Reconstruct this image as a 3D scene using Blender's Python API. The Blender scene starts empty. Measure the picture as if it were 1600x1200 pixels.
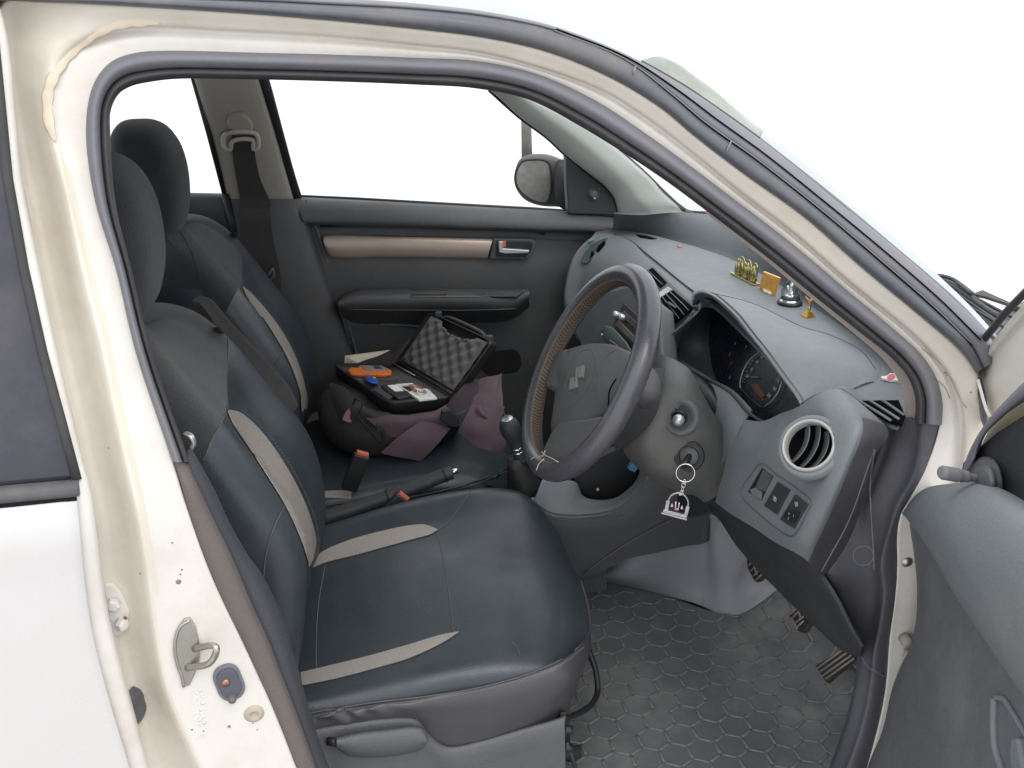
import bpy, math, random
from mathutils import Vector, Matrix
from mathutils.bvhtree import BVHTree
random.seed(7)
D = bpy.data
scene = bpy.context.scene
COL = scene.collection

# ------------------------------------------------------------------ camera frame (focal length in 1600-px units)
FPX = 1600.0
CAM = Vector((0.0, -1.957, 1.63))
_n = math.sqrt(361**2 + 664**2 + FPX**2)
_Y = Vector((-361/_n, 664/_n, FPX/_n))
_zs = math.hypot(_Y[1], _Y[2])
_Z = Vector((0, _Y[2]/_zs, -_Y[1]/_zs))
_X = -_Y.cross(_Z)
if _X[0] < 0: _X = -_X
def ray(u, v):
    c = Vector(((u-800)/FPX, -(v-600)/FPX, 1))
    return Vector((c.dot(_X), c.dot(_Y), c.dot(_Z)))
def yy(u, v, y):
    q = ray(u, v); return CAM + q*((y-CAM.y)/q.y)
def xx(u, v, x):
    q = ray(u, v); return CAM + q*((x-CAM.x)/q.x)
def zz(u, v, z):
    q = ray(u, v); return CAM + q*((z-CAM.z)/q.z)
def side_y(z):
    return -0.72 + (0.28*(z-1.0) if z > 1.0 else 0.0)
def ss(u, v, off=0.0):                      # on the near flank of the car (it leans inwards above the belt line)
    y = -0.7
    for _ in range(12):
        p = yy(u, v, y); y = side_y(p.z)+off
    return yy(u, v, y)
def pl(u, v, p0, n):
    q = ray(u, v); n = Vector(n); return CAM + q*((Vector(p0)-CAM).dot(n)/q.dot(n))
cr = bpy.data.cameras.new("camera"); camo = bpy.data.objects.new("camera", cr); COL.objects.link(camo)
camo.matrix_world = Matrix(((_X[0], _X[1], -_X[2], CAM[0]), (_Y[0], _Y[1], -_Y[2], CAM[1]), (_Z[0], _Z[1], -_Z[2], CAM[2]), (0, 0, 0, 1)))
cr.sensor_width = 36; cr.lens = FPX/1600*36; cr.clip_start = 0.02; cr.clip_end = 200
scene.camera = camo

# ------------------------------------------------------------------ curves
def crom(P, n=6, closed=False):
    P = [Vector(p) for p in P]
    m = len(P)
    if m < 3 and not closed:
        return [P[0].lerp(P[1], i/n) for i in range(n+1)]
    out = []
    segs = m if closed else m-1
    for i in range(segs):
        p1, p2 = P[i % m], P[(i+1) % m]
        p0 = P[(i-1) % m] if (closed or i > 0) else p1*2-p2
        p3 = P[(i+2) % m] if (closed or i+2 < m) else p2*2-p1
        if (p2-p1).length < 1e-6:
            out += [p1.copy()]*n; continue
        t0 = 0; t1 = t0+max((p1-p0).length, 1e-5)**.5; t2 = t1+(p2-p1).length**.5; t3 = t2+max((p3-p2).length, 1e-5)**.5
        for k in range(n):
            t = t1+(t2-t1)*k/n
            A1 = p0*((t1-t)/(t1-t0))+p1*((t-t0)/(t1-t0)); A2 = p1*((t2-t)/(t2-t1))+p2*((t-t1)/(t2-t1)); A3 = p2*((t3-t)/(t3-t2))+p3*((t-t2)/(t3-t2))
            B1 = A1*((t2-t)/(t2-t0))+A2*((t-t0)/(t2-t0)); B2 = A2*((t3-t)/(t3-t1))+A3*((t-t1)/(t3-t1))
            out.append(B1*((t2-t)/(t2-t1))+B2*((t-t1)/(t2-t1)))
    if not closed: out.append(P[-1].copy())
    return out
def smooth_grid(rows, nu=5, nv=4, cu=False, cv=False):
    R = [crom(r, nv, cv) for r in rows]
    cols = [crom([R[i][j] for i in range(len(R))], nu, cu) for j in range(len(R[0]))]
    return [[cols[j][i] for j in range(len(cols))] for i in range(len(cols[0]))]
def resample(P, n):
    L = [0]
    for a, b in zip(P, P[1:]): L.append(L[-1]+(b-a).length)
    out = []; j = 0
    for k in range(n):
        s = L[-1]*k/(n-1)
        while j < len(P)-2 and L[j+1] < s: j += 1
        d = L[j+1]-L[j]
        out.append(P[j].lerp(P[j+1], 0 if d < 1e-9 else min(1, max(0, (s-L[j])/d))))
    return out

# ------------------------------------------------------------------ mesh builder
class MB:
    def __init__(s): s.v = []; s.f = []; s.sharp = []
    def add(s, vs, fs):
        b = len(s.v); s.v += [Vector(x) for x in vs]; s.f += [[b+i for i in f] for f in fs]; return b
    def grid(s, G, cu=False, cv=False):
        n, m = len(G), len(G[0]); vs = [p for r in G for p in r]; fs = []
        for i in range(n if cu else n-1):
            for j in range(m if cv else m-1):
                a, b = i*m+j, i*m+(j+1) % m; c, d = ((i+1) % n)*m+(j+1) % m, ((i+1) % n)*m+j
                fs.append([a, b, c, d])
        s.add(vs, fs); return s
    def sheet(s, G, th=.003, toward=None):      # a grid with thickness; front side faces the viewer's side (or 'toward')
        n, m = len(G), len(G[0])
        N = [[None]*m for _ in range(n)]
        for i in range(n):
            for j in range(m):
                a = G[min(i+1, n-1)][j]-G[max(i-1, 0)][j]; b = G[i][min(j+1, m-1)]-G[i][max(j-1, 0)]
                c = a.cross(b); N[i][j] = c.normalized() if c.length > 1e-12 else None
        sgn = 0
        for i in range(n):
            for j in range(m):
                if N[i][j]:
                    t = (CAM-G[i][j]).normalized() if toward is None else Vector(toward)
                    sgn += N[i][j].dot(t)
        sg = 1 if sgn >= 0 else -1
        last = Vector((0, -1, 0))
        for i in range(n):
            for j in range(m):
                if N[i][j] is None: N[i][j] = last
                last = N[i][j]
        B = [[G[i][j]-N[i][j]*sg*th for j in range(m)] for i in range(n)]
        vs = [p for r in G for p in r]+[p for r in B for p in r]; fs = []; o = n*m
        for i in range(n-1):
            for j in range(m-1):
                q = [i*m+j, i*m+j+1, (i+1)*m+j+1, (i+1)*m+j]
                if sg < 0: q = q[::-1]
                fs.append(q); fs.append([o+k for k in q[::-1]])
        per = [j for j in range(m)]+[i*m+m-1 for i in range(1, n)]+[(n-1)*m+j for j in range(m-2, -1, -1)]+[i*m for i in range(n-2, 0, -1)]
        base = len(s.v)
        for k in range(len(per)):
            a, b = per[k], per[(k+1) % len(per)]
            q = [a, o+a, o+b, b]
            if sg < 0: q = q[::-1]
            fs.append(q); s.sharp.append((base+a, base+b)); s.sharp.append((base+o+a, base+o+b))
        s.add(vs, fs); return s
    def tube(s, P, r, n=10, closed=False, flat=1.0, up=None, cap=True):
        P = [Vector(p) for p in P]; m = len(P); R = r if isinstance(r, (list, tuple)) else [r]*m
        T = []
        for i in range(m):
            a = P[(i-1) % m] if (closed or i > 0) else P[i]; b = P[(i+1) % m] if (closed or i < m-1) else P[i]
            t = b-a; T.append(t.normalized() if t.length > 1e-9 else Vector((0, 0, 1)))
        u = Vector(up) if up is not None else Vector((0, 0, 1))
        if abs(u.normalized().dot(T[0])) > .95: u = Vector((1, 0, 0)) if abs(T[0].x) < .9 else Vector((0, 1, 0))
        rings = []
        for i in range(m):
            if up is not None: u = Vector(up)
            w = u-T[i]*u.dot(T[i]); w = w.normalized() if w.length > 1e-6 else u.normalized(); x = T[i].cross(w); u = w
            rings.append([P[i]+(x*math.cos(2*math.pi*k/n)+w*math.sin(2*math.pi*k/n)*flat)*R[i] for k in range(n)])
        b = len(s.v); s.grid(rings, cu=closed, cv=True)
        if not closed and cap:
            s.f.append([b+k for k in range(n)][::-1]); s.f.append([b+(m-1)*n+k for k in range(n)])
        return s
    def box(s, c, sz, M=None):
        vs = []
        for k in range(8):
            p = Vector(((k & 1)-.5, ((k >> 1) & 1)-.5, ((k >> 2) & 1)-.5)); p = Vector((p.x*sz[0], p.y*sz[1], p.z*sz[2]))
            vs.append(Vector(c)+(M @ p if M is not None else p))
        s.add(vs, [[0, 2, 3, 1], [4, 5, 7, 6], [0, 1, 5, 4], [2, 6, 7, 3], [0, 4, 6, 2], [1, 3, 7, 5]]); return s
    def prism(s, pts, off):                     # polygon extruded by -off (pts is the front)
        pts = [Vector(p) for p in pts]; m = len(pts); off = Vector(off)
        nrm = Vector((0, 0, 0)); c = sum(pts, Vector())/m
        for i in range(m): nrm += (pts[i]-c).cross(pts[(i+1) % m]-c)
        if nrm.dot(off) > 0: pts = pts[::-1]
        s.add(pts+[p+off for p in pts], [list(range(m)), list(range(2*m-1, m-1, -1))]+[[i, m+i, m+(i+1) % m, (i+1) % m] for i in range(m)])
        return s
    def lathe(s, prof, c, axis=(0, 0, 1), n=24, ang=0):   # prof: (r, h)
        ax = Vector(axis).normalized(); a = ax.orthogonal().normalized(); b = ax.cross(a); c = Vector(c)
        G = [[c+ax*h+(a*math.cos(2*math.pi*k/n+ang)+b*math.sin(2*math.pi*k/n+ang))*max(r, 1e-5) for k in range(n)] for r, h in prof]
        s.grid(G, cv=True); return s
    def loft(s, rings, cap=True):
        b = len(s.v); s.grid(rings, cv=True); n = len(rings[0])
        if cap:
            s.f.append([b+k for k in range(n)][::-1]); s.f.append([b+(len(rings)-1)*n+k for k in range(n)])
        return s
    def bvh(s): return BVHTree.FromPolygons([tuple(p) for p in s.v], [tuple(f) for f in s.f])
    def build(s, name, m, parent=None, smooth=True, bevel=0, angle=None, fixn=False, label=None):
        me = D.meshes.new(name); me.from_pydata([tuple(p) for p in s.v], [], s.f); me.update()
        if fixn:
            import bmesh
            bm = bmesh.new(); bm.from_mesh(me); bmesh.ops.recalc_face_normals(bm, faces=bm.faces); bm.to_mesh(me); bm.free()
        me.materials.append(m)
        for p in me.polygons: p.use_smooth = smooth
        if s.sharp:
            S = {tuple(sorted(e)) for e in s.sharp}
            at = me.attributes.new('sharp_edge', 'BOOLEAN', 'EDGE')
            for e in me.edges:
                if tuple(sorted(e.vertices)) in S: at.data[e.index].value = True
        if angle is not None: 
            me.set_sharp_from_angle(angle=math.radians(angle))
        o = D.objects.new(name, me); COL.objects.link(o)
        if parent is not None:
            o.parent = parent; o.matrix_parent_inverse = parent_world(parent).inverted()
        if bevel:
            b = o.modifiers.new('bevel', 'BEVEL'); b.width = bevel; b.segments = 2; b.limit_method = 'ANGLE'; b.angle_limit = math.radians(35)
        if label: o['label'] = label
        return o
def parent_world(o):
    M = Matrix.Translation(o.location)
    return M if o.parent is None else parent_world(o.parent) @ o.matrix_parent_inverse @ M
def empty(name, loc=(0, 0, 0), parent=None, label=None, cat=None, group=None):
    o = D.objects.new(name, None); COL.objects.link(o); o.empty_display_size = .05
    if parent is not None:
        o.parent = parent; o.matrix_parent_inverse = parent_world(parent).inverted()
    o.location = Vector(loc)
    if label: o['label'] = label
    if cat: o['category'] = cat
    if group: o['group'] = group
    return o
def tag(o, label, cat, group=None, kind=None):
    o['label'] = label; o['category'] = cat
    if group: o['group'] = group
    if kind: o['kind'] = kind
    return o

# casting details onto a finished surface from the photograph's viewpoint (they end up lying on that surface)
def cast(bv, u, v, off=.0015, fb=None, strict=False):
    q = ray(u, v).normalized(); h = bv.ray_cast(CAM, q)
    if h[0] is None:
        if strict: return (None, None)
        p = CAM+q*1.8                       # just beside the surface: use the nearest point of it
        for _ in range(4):
            nr = bv.find_nearest(p); p = CAM+q*(nr[0]-CAM).dot(q)
        n = nr[1]
        if n.dot(q) > 0: n = -n
        return p+n*off, n
    n = h[1]
    if n.dot(q) > 0: n = -n
    return h[0]+n*off, n
def cast_line(bv, px, off=.001, n=8, closed=False):
    P = crom([Vector((a[0], a[1], 0)) for a in px], n, closed); out = []; last = None
    for p in P:
        h, nn = cast(bv, p.x, p.y, off, strict=True)
        if h is None: continue
        if last is not None and (h-last).length > .12: continue
        out.append(h); last = h
    return out
def cast_strip(mb, bv, A, B, off=.0015, ns=8, nc=4, th=.0012, soft=0):
    A = crom([Vector((a[0], a[1], 0)) for a in A], ns); B = crom([Vector((a[0], a[1], 0)) for a in B], ns)
    n = max(len(A), len(B)); A = resample(A, n); B = resample(B, n); G = []
    last = None
    for a, b in zip(A, B):
        row = []
        for j in range(nc+1):
            p = a.lerp(b, j/nc); h, nn = cast(bv, p.x, p.y, off)
            if h is None: h = last if last is not None else yy(p.x, p.y, -.3)
            row.append(h); last = h
        G.append(row)
    mb.sheet(G, th); return mb
def cast_plate(mb, bv, px, h=.002, sink=.004):
    hs = [cast(bv, u, v, 0) for u, v in px]; ok = [x for x in hs if x[0] is not None]
    n = sum((x[1] for x in ok), Vector())/len(ok); n.normalize()
    c = sum((x[0] for x in ok), Vector())/len(ok)
    pts = [pl(u, v, c+n*h, n) for u, v in px]
    mb.prism(pts, -n*(h+sink)); return c, n
def px_ellipse(cu, cv_, a, b, rot=0, n=24):
    r = math.radians(rot); return [(cu+a*math.cos(t)*math.cos(r)-b*math.sin(t)*math.sin(r), cv_+a*math.cos(t)*math.sin(r)+b*math.sin(t)*math.cos(r)) for t in [2*math.pi*k/n for k in range(n)]]

# ------------------------------------------------------------------ materials
def mat(name, col, rough=.5, metal=0, bump=0, bscale=300, var=.12, vscale=12, dirt=None, dscale=6, damt=.35, coat=0, spec=.5, extra=None, sheen=0):
    m = D.materials.new(name); m.use_nodes = True; nt = m.node_tree; N = nt.nodes; L = nt.links
    b = N['Principled BSDF']; b.inputs['Roughness'].default_value = rough; b.inputs['Metallic'].default_value = metal
    b.inputs['Specular IOR Level'].default_value = spec; b.inputs['Coat Weight'].default_value = coat; b.inputs['Coat Roughness'].default_value = .15
    if sheen: b.inputs['Sheen Weight'].default_value = sheen; b.inputs['Sheen Roughness'].default_value = .5
    tc = N.new('ShaderNodeTexCoord')
    nz = N.new('ShaderNodeTexNoise'); nz.inputs['Scale'].default_value = vscale; nz.inputs['Detail'].default_value = 6; nz.inputs['Roughness'].default_value = .6
    L.new(tc.outputs['Object'], nz.inputs['Vector'])
    mx = N.new('ShaderNodeMix'); mx.data_type = 'RGBA'
    c0 = [max(0, c*(1-var)) for c in col]; c1 = [min(1, c*(1+var)) for c in col]
    mx.inputs[6].default_value = (*c0, 1); mx.inputs[7].default_value = (*c1, 1)
    L.new(nz.outputs['Fac'], mx.inputs[0]); out = mx.outputs[2]
    if dirt:
        n2 = N.new('ShaderNodeTexNoise'); n2.inputs['Scale'].default_value = dscale; n2.inputs['Detail'].default_value = 8; n2.inputs['Roughness'].default_value = .68
        L.new(tc.outputs['Object'], n2.inputs['Vector'])
        rp = N.new('ShaderNodeMapRange'); rp.inputs['From Min'].default_value = .45; rp.inputs['From Max'].default_value = .75; rp.inputs['To Max'].default_value = damt
        L.new(n2.outputs['Fac'], rp.inputs['Value'])
        m2 = N.new('ShaderNodeMix'); m2.data_type = 'RGBA'; m2.inputs[7].default_value = (*dirt, 1)
        L.new(out, m2.inputs[6]); L.new(rp.outputs['Result'], m2.inputs[0]); out = m2.outputs[2]
        ra = N.new('ShaderNodeMath'); ra.operation = 'MULTIPLY_ADD'; ra.inputs[1].default_value = .4; ra.inputs[2].default_value = rough
        L.new(rp.outputs['Result'], ra.inputs[0]); L.new(ra.outputs[0], b.inputs['Roughness'])
    L.new(out, b.inputs['Base Color'])
    if rough > .2 and not metal:                 # uneven shine: handled, dusty and worn patches
        n4 = N.new('ShaderNodeTexNoise'); n4.inputs['Scale'].default_value = 17; n4.inputs['Detail'].default_value = 7; n4.inputs['Roughness'].default_value = .7
        L.new(tc.outputs['Object'], n4.inputs['Vector'])
        rr = N.new('ShaderNodeMapRange'); rr.inputs['From Min'].default_value = .3; rr.inputs['From Max'].default_value = .7; rr.inputs['To Min'].default_value = -.09; rr.inputs['To Max'].default_value = .12
        L.new(n4.outputs['Fac'], rr.inputs['Value'])
        ad = N.new('ShaderNodeMath'); ad.operation = 'ADD'; ad.inputs[1].default_value = rough
        if dirt: L.new(ra.outputs[0], ad.inputs[1])
        L.new(rr.outputs['Result'], ad.inputs[0]); L.new(ad.outputs[0], b.inputs['Roughness'])
    if bump:
        n3 = N.new('ShaderNodeTexVoronoi' if bscale > 150 else 'ShaderNodeTexNoise'); n3.inputs['Scale'].default_value = bscale
        L.new(tc.outputs['Object'], n3.inputs['Vector'])
        bp = N.new('ShaderNodeBump'); bp.inputs['Strength'].default_value = bump; bp.inputs['Distance'].default_value = .002
        L.new(n3.outputs[0], bp.inputs['Height']); L.new(bp.outputs[0], b.inputs['Normal'])
    return m
M = {}
M['paint'] = mat('cream_paint', (.715, .685, .635), .34, var=.035, vscale=7, dirt=(.42, .34, .26), dscale=7, damt=.45, coat=.25)
M['paintw'] = mat('white_paint', (.615, .60, .59), .22, var=.02, dirt=(.6, .55, .48), dscale=4, damt=.12, coat=.6)
M['sealant'] = mat('seam_sealant', (.66, .575, .45), .6, var=.10, vscale=40, bump=.5, bscale=60)
M['rubber'] = mat('seal_rubber', (.16, .16, .185), .55, bump=.25, bscale=90, var=.15, dirt=(.24, .215, .19), dscale=10, damt=.5)
M['rubberd'] = mat('dark_rubber', (.04, .038, .041), .6, bump=.2, bscale=90, dirt=(.11, .10, .09), dscale=12, damt=.35)
M['moulding'] = mat('roof_moulding', (.085, .09, .105), .42, var=.15, dirt=(.25, .21, .17), dscale=9, damt=.45)
M['leather'] = mat('navy_leather', (.029, .037, .046), .36, coat=.06, bump=.13, bscale=420, var=.18, vscale=8, dirt=(.05, .055, .06), dscale=5, damt=.5, spec=.5)
M['leatherb'] = mat('brown_grey_leather', (.056, .055, .060), .40, bump=.12, bscale=420, var=.12)
M['scuff'] = mat('brown_scuff', (.13, .112, .102), .5, bump=.25, bscale=400, var=.1)
M['pcover'] = mat('pillar_cover_grey', (.055, .058, .068), .5, bump=.25, bscale=400, var=.12)
M['charm'] = mat('dull_silver', (.50, .49, .50), .4, metal=1, var=.3, vscale=200, bump=.4, bscale=140)
M['void'] = mat('dark_opening', (.004, .004, .005), .9, spec=.05)
M['emblem'] = mat('emblem_grey', (.21, .215, .21), .45)
M['stack'] = mat('stack_plastic', (.07, .08, .084), .5, bump=.3, bscale=500, var=.08)
M['skyreflect'] = mat('sky_reflection_edge', (.40, .43, .43), .25, var=.05, spec=.2)
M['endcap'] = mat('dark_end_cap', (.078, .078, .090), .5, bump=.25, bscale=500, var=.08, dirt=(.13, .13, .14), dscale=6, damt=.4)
M['stain'] = mat('yellow_stain', (.70, .64, .53), .45, var=.08, vscale=20)
M['roof'] = mat('roof_paint', (.36, .37, .37), .3, var=.02, coat=.3)
M['ring'] = mat('dull_vent_ring', (.40, .40, .385), .45, metal=.25, var=.05)
M['flange'] = mat('tan_flange', (.36, .31, .275), .6, var=.08)
M['beige'] = mat('beige_leather', (.275, .248, .225), .5, bump=.3, bscale=400, var=.1)
M['fabric'] = mat('black_mesh_fabric', (.019, .020, .022), .85, bump=.7, bscale=600, var=.2, sheen=.2)
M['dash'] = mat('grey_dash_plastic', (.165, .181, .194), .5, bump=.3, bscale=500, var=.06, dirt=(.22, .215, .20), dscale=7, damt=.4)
M['dashl'] = mat('blue_grey_plastic', (.150, .168, .182), .5, bump=.25, bscale=500, var=.06, dirt=(.22, .22, .21), dscale=7, damt=.3)
M['plastic'] = mat('mid_grey_plastic', (.092, .095, .102), .5, bump=.3, bscale=500, var=.08, dirt=(.15, .145, .135), dscale=9, damt=.3)
M['dark'] = mat('dark_plastic', (.034, .036, .040), .5, bump=.3, bscale=500, var=.1, dirt=(.07, .065, .06), dscale=9, damt=.3)
M['black'] = mat('black_plastic', (.015, .015, .016), .45, var=.1)
M['doorpl'] = mat('door_card_plastic', (.058, .060, .063), .5, bump=.3, bscale=500, var=.08, dirt=(.09, .08, .075), dscale=8, damt=.4)
M['doorup'] = mat('door_card_upper', (.075, .078, .083), .5, bump=.3, bscale=500, var=.08, dirt=(.14, .13, .12), dscale=8, damt=.4)
M['champ'] = mat('champagne_trim', (.40, .32, .27), .4, metal=.25, var=.06, dirt=(.3, .25, .2), dscale=14, damt=.3)
M['pillar'] = mat('beige_pillar_trim', (.30, .285, .25), .65, var=.06, bump=.2, bscale=450, dirt=(.2, .18, .15), dscale=6, damt=.3)
M['pillarl'] = mat('pale_pillar_trim', (.40, .42, .39), .6, var=.05, bump=.2, bscale=450)
M['belt'] = mat('belt_webbing', (.035, .032, .03), .7, bump=.6, bscale=520, var=.15)
M['chrome'] = mat('chrome', (.75, .75, .76), .18, metal=1, var=.03)
M['satin'] = mat('satin_silver', (.52, .53, .53), .35, metal=.7, var=.05)
M['zinc'] = mat('zinc_steel', (.48, .47, .42), .38, metal=1, var=.2, vscale=60, dirt=(.3, .25, .18), dscale=30, damt=.4)
M['mat'] = mat('rubber_mat', (.108, .114, .118), .62, bump=.3, bscale=60, var=.25, dirt=(.25, .245, .235), dscale=4.5, damt=.85)
M['matr'] = mat('dusty_mat_ridge', (.160, .158, .154), .75, bump=.3, bscale=90, var=.25, vscale=30)
M['liner'] = mat('grey_liner', (.235, .24, .265), .55, var=.08, dirt=(.13, .12, .11), dscale=6, damt=.4, bump=.2, bscale=30)
M['carpet'] = mat('dark_carpet', (.02, .021, .022), .95, bump=.8, bscale=300, var=.3)
M['wheel'] = mat('wheel_leather', (.066, .066, .076), .28, coat=.25, bump=.12, bscale=380, var=.12, dirt=(.10, .095, .09), dscale=20, damt=.15)
M['wheelpad'] = mat('wheel_pad', (.088, .090, .092), .55, bump=.35, bscale=480, var=.08, dirt=(.1, .095, .09), dscale=9, damt=.3)
M['lace'] = mat('tan_lacing', (.125, .095, .072), .75, var=.3, vscale=60, bump=.5, bscale=120)
M['thread'] = mat('dark_thread', (.05, .04, .032), .8)
M['stitch'] = mat('grey_thread', (.20, .20, .20), .7)
M['brass'] = mat('antique_brass', (.42, .37, .16), .25, metal=1, var=.3, vscale=120)
M['gold'] = mat('gold', (.85, .60, .16), .22, metal=1, var=.15, vscale=90)
M['silver'] = mat('silver', (.85, .85, .86), .25, metal=1, var=.2, vscale=150, bump=.4, bscale=120)
M['white'] = mat('white_plastic', (.78, .77, .73), .5, var=.04)
M['card'] = mat('cream_card', (.62, .56, .43), .8, var=.06)
M['red'] = mat('red_plastic', (.62, .10, .07), .4, var=.08)
M['pink'] = mat('pink_paint', (.70, .12, .22), .6)
M['orange'] = mat('orange_case', (.72, .18, .03), .45, var=.08)
M['blue'] = mat('blue_case', (.02, .09, .45), .35, var=.1)
M['yellow'] = mat('yellow_label', (.6, .55, .12), .5)
M['foam'] = mat('grey_egg_foam', (.13, .13, .125), .95, bump=.5, bscale=400, var=.12)
M['purple'] = mat('purple_nylon', (.098, .060, .074), .75, bump=.5, bscale=520, var=.15, sheen=.15)
M['purpled'] = mat('dark_purple_nylon', (.036, .026, .031), .8, bump=.5, bscale=520, var=.2)
M['bagblk'] = mat('black_nylon', (.020, .018, .020), .75, bump=.5, bscale=520, var=.2)
M['screen'] = mat('cluster_face', (.012, .014, .022), .25, var=.2)
M['white_ink'] = mat('white_ink', (.42, .42, .42), .6)
M['red_ink'] = mat('red_ink', (.28, .05, .03), .5)
M['amberlcd'] = mat('amber_lcd', (.13, .035, .02), .3)
M['green'] = mat('green_knob', (.05, .075, .07), .4)
M['rust'] = mat('rust', (.28, .13, .06), .8, var=.3, vscale=60)
M['metalp'] = mat('pedal_rubber', (.03, .03, .03), .7)
M['pedalr'] = mat('worn_pedal_rib', (.24, .20, .17), .7, var=.2, vscale=80)
def glass(name, tint=(1, 1, 1), amt=.1, rough=.02):
    m = D.materials.new(name); m.use_nodes = True; nt = m.node_tree; N = nt.nodes; L = nt.links
    N.remove(N['Principled BSDF']); o = N['Material Output']
    t = N.new('ShaderNodeBsdfTransparent'); t.inputs[0].default_value = (*tint, 1)
    g = N.new('ShaderNodeBsdfGlossy'); g.inputs['Roughness'].default_value = rough
    fr = N.new('ShaderNodeFresnel'); fr.inputs['IOR'].default_value = 1.45
    ns = N.new('ShaderNodeTexNoise'); ns.inputs['Scale'].default_value = 8
    tc = N.new('ShaderNodeTexCoord'); L.new(tc.outputs['Object'], ns.inputs['Vector'])
    ml = N.new('ShaderNodeMath'); ml.operation = 'MULTIPLY'; ml.inputs[1].default_value = amt
    L.new(fr.outputs[0], ml.inputs[0])
    x = N.new('ShaderNodeMixShader'); L.new(ml.outputs[0], x.inputs[0]); L.new(t.outputs[0], x.inputs[1]); L.new(g.outputs[0], x.inputs[2])
    L.new(x.outputs[0], o.inputs['Surface']); return m
M['glass'] = glass('clear_glass', (.97, .985, .98), 1.0)
M['dome'] = glass('clear_dome', (.93, .96, .96), .45)
M['cream'] = mat('yellowed_gutter_paint', (.70, .655, .575), .42, var=.04, vscale=8, dirt=(.45, .34, .22), dscale=9, damt=.35, coat=.1)
M['amber'] = mat('amber_resin', (.62, .30, .03), .3, var=.3, vscale=60, coat=.5)
def tinted():
    m = mat('tinted_glass', (.034, .036, .050), .09, var=.35, vscale=3, dirt=(.13, .105, .10), dscale=6, damt=.45, spec=.6)
    return m
M['tint'] = tinted()
def mirror_mat():
    m = mat('mirror_glass', (.55, .54, .50), .25, metal=.6, var=.45, vscale=55); return m  # street reflection put into the colour as mottling
M['mirror'] = mirror_mat()

# ------------------------------------------------------------------ light: an evenly white sky over darker dusty ground
w = D.worlds.new('World'); scene.world = w; w.use_nodes = True
nt = w.node_tree; N = nt.nodes; L = nt.links; bg = N['Background']
geo = N.new('ShaderNodeTexCoord'); sp = N.new('ShaderNodeSeparateXYZ'); L.new(geo.outputs['Generated'], sp.inputs[0])
rp = N.new('ShaderNodeValToRGB'); mr = N.new('ShaderNodeMapRange'); mr.inputs['From Min'].default_value = -1; mr.inputs['From Max'].default_value = 1
L.new(sp.outputs['Z'], mr.inputs['Value']); L.new(mr.outputs[0], rp.inputs[0])
e = rp.color_ramp.elements; e[0].position = .17; e[0].color = (.27, .245, .23, 1); e[1].position = .30; e[1].color = (.86, .87, .89, 1)
e2 = rp.color_ramp.elements.new(.50); e2.color = (.90, .92, .95, 1)
e3 = rp.color_ramp.elements.new(.85); e3.color = (1.35, 1.38, 1.42, 1)
L.new(rp.outputs[0], bg.inputs['Color']); bg.inputs['Strength'].default_value = 1.42
sd = D.lights.new('sun', 'SUN'); sd.energy = .95; sd.angle = math.radians(28); sd.color = (1, .97, .92)
so = D.objects.new('sun', sd); COL.objects.link(so)
so.rotation_euler = Vector((.25, -.70, 1.0)).to_track_quat('Z', 'Y').to_euler()
scene.view_settings.view_transform = 'Standard'; scene.view_settings.look = 'None'; scene.view_settings.exposure = 0; scene.view_settings.gamma = 1
scene.view_settings.use_curve_mapping = False
scene.cycles.max_bounces = 8; scene.cycles.transparent_max_bounces = 12; scene.cycles.use_denoising = True
# ================================================================== THE CAR
car = empty('hatchback_car', (0, 0, 0), label='white hatchback car with its front door open onto a dark leather interior', cat='car')

# --- painted door aperture: stations run clockwise from the foot of the centre pillar
# (outer edge, crease, edge at the rubber seal), in photo pixels
ST = [((245,1260),(352,1260),(486,1260)), ((206,1100),(273,1100),(423,1100)), ((180,1000),(250,1000),(377,1000)), ((160,900),(237,900),(330,900)),
 ((150,810),(222,810),(297,810)), ((125,700),(197,700),(263,700)), ((90,550),(166,550),(213,550)), ((63,420),(133,420),(182,420)),
 ((42,315),(108,300),(150,315)), ((22,210),(86,205),(136,210)), ((5,90),(87,140),(143,145)), ((5,5),(100,95),(160,112)),
 ((60,3),(124,72),(182,94)), ((150,6),(160,52),(215,84)), ((250,12),(205,43),(262,81)), ((400,22),(380,50),(400,84)), ((520,32),(520,58),(520,87)),
 ((650,45),(650,71),(650,92)), ((760,59),(752,83),(745,97)), ((860,82),(848,108),(840,118)), ((960,124),(945,144),(932,160)),
 ((1035,170),(1020,192),(1008,210)), ((1085,212),(1080,238),(1073,257)), ((1165,273),(1152,297),(1144,311)), ((1255,337),(1243,368),(1238,383)),
 ((1350,420),(1331,445),(1325,457)), ((1438,493),(1414,512),(1402,521)), ((1503,550),(1458,556),(1440,557)), ((1526,583),(1486,594),(1462,592)),
 ((1530,625),(1500,628),(1471,628)), ((1545,675),(1504,668),(1468,668)), ((1545,760),(1498,740),(1446,733)), ((1530,850),(1475,830),(1407,806)),
 ((1510,920),(1460,910),(1402,900)), ((1500,1000),(1450,1000),(1391,995)), ((1490,1100),(1440,1100),(1382,1092)), ((1480,1260),(1420,1260),(1345,1240))]
def lerp2(a, b, t): return (a[0]+(b[0]-a[0])*t, a[1]+(b[1]-a[1])*t)
nS = len(ST); rowsF = []
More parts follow.
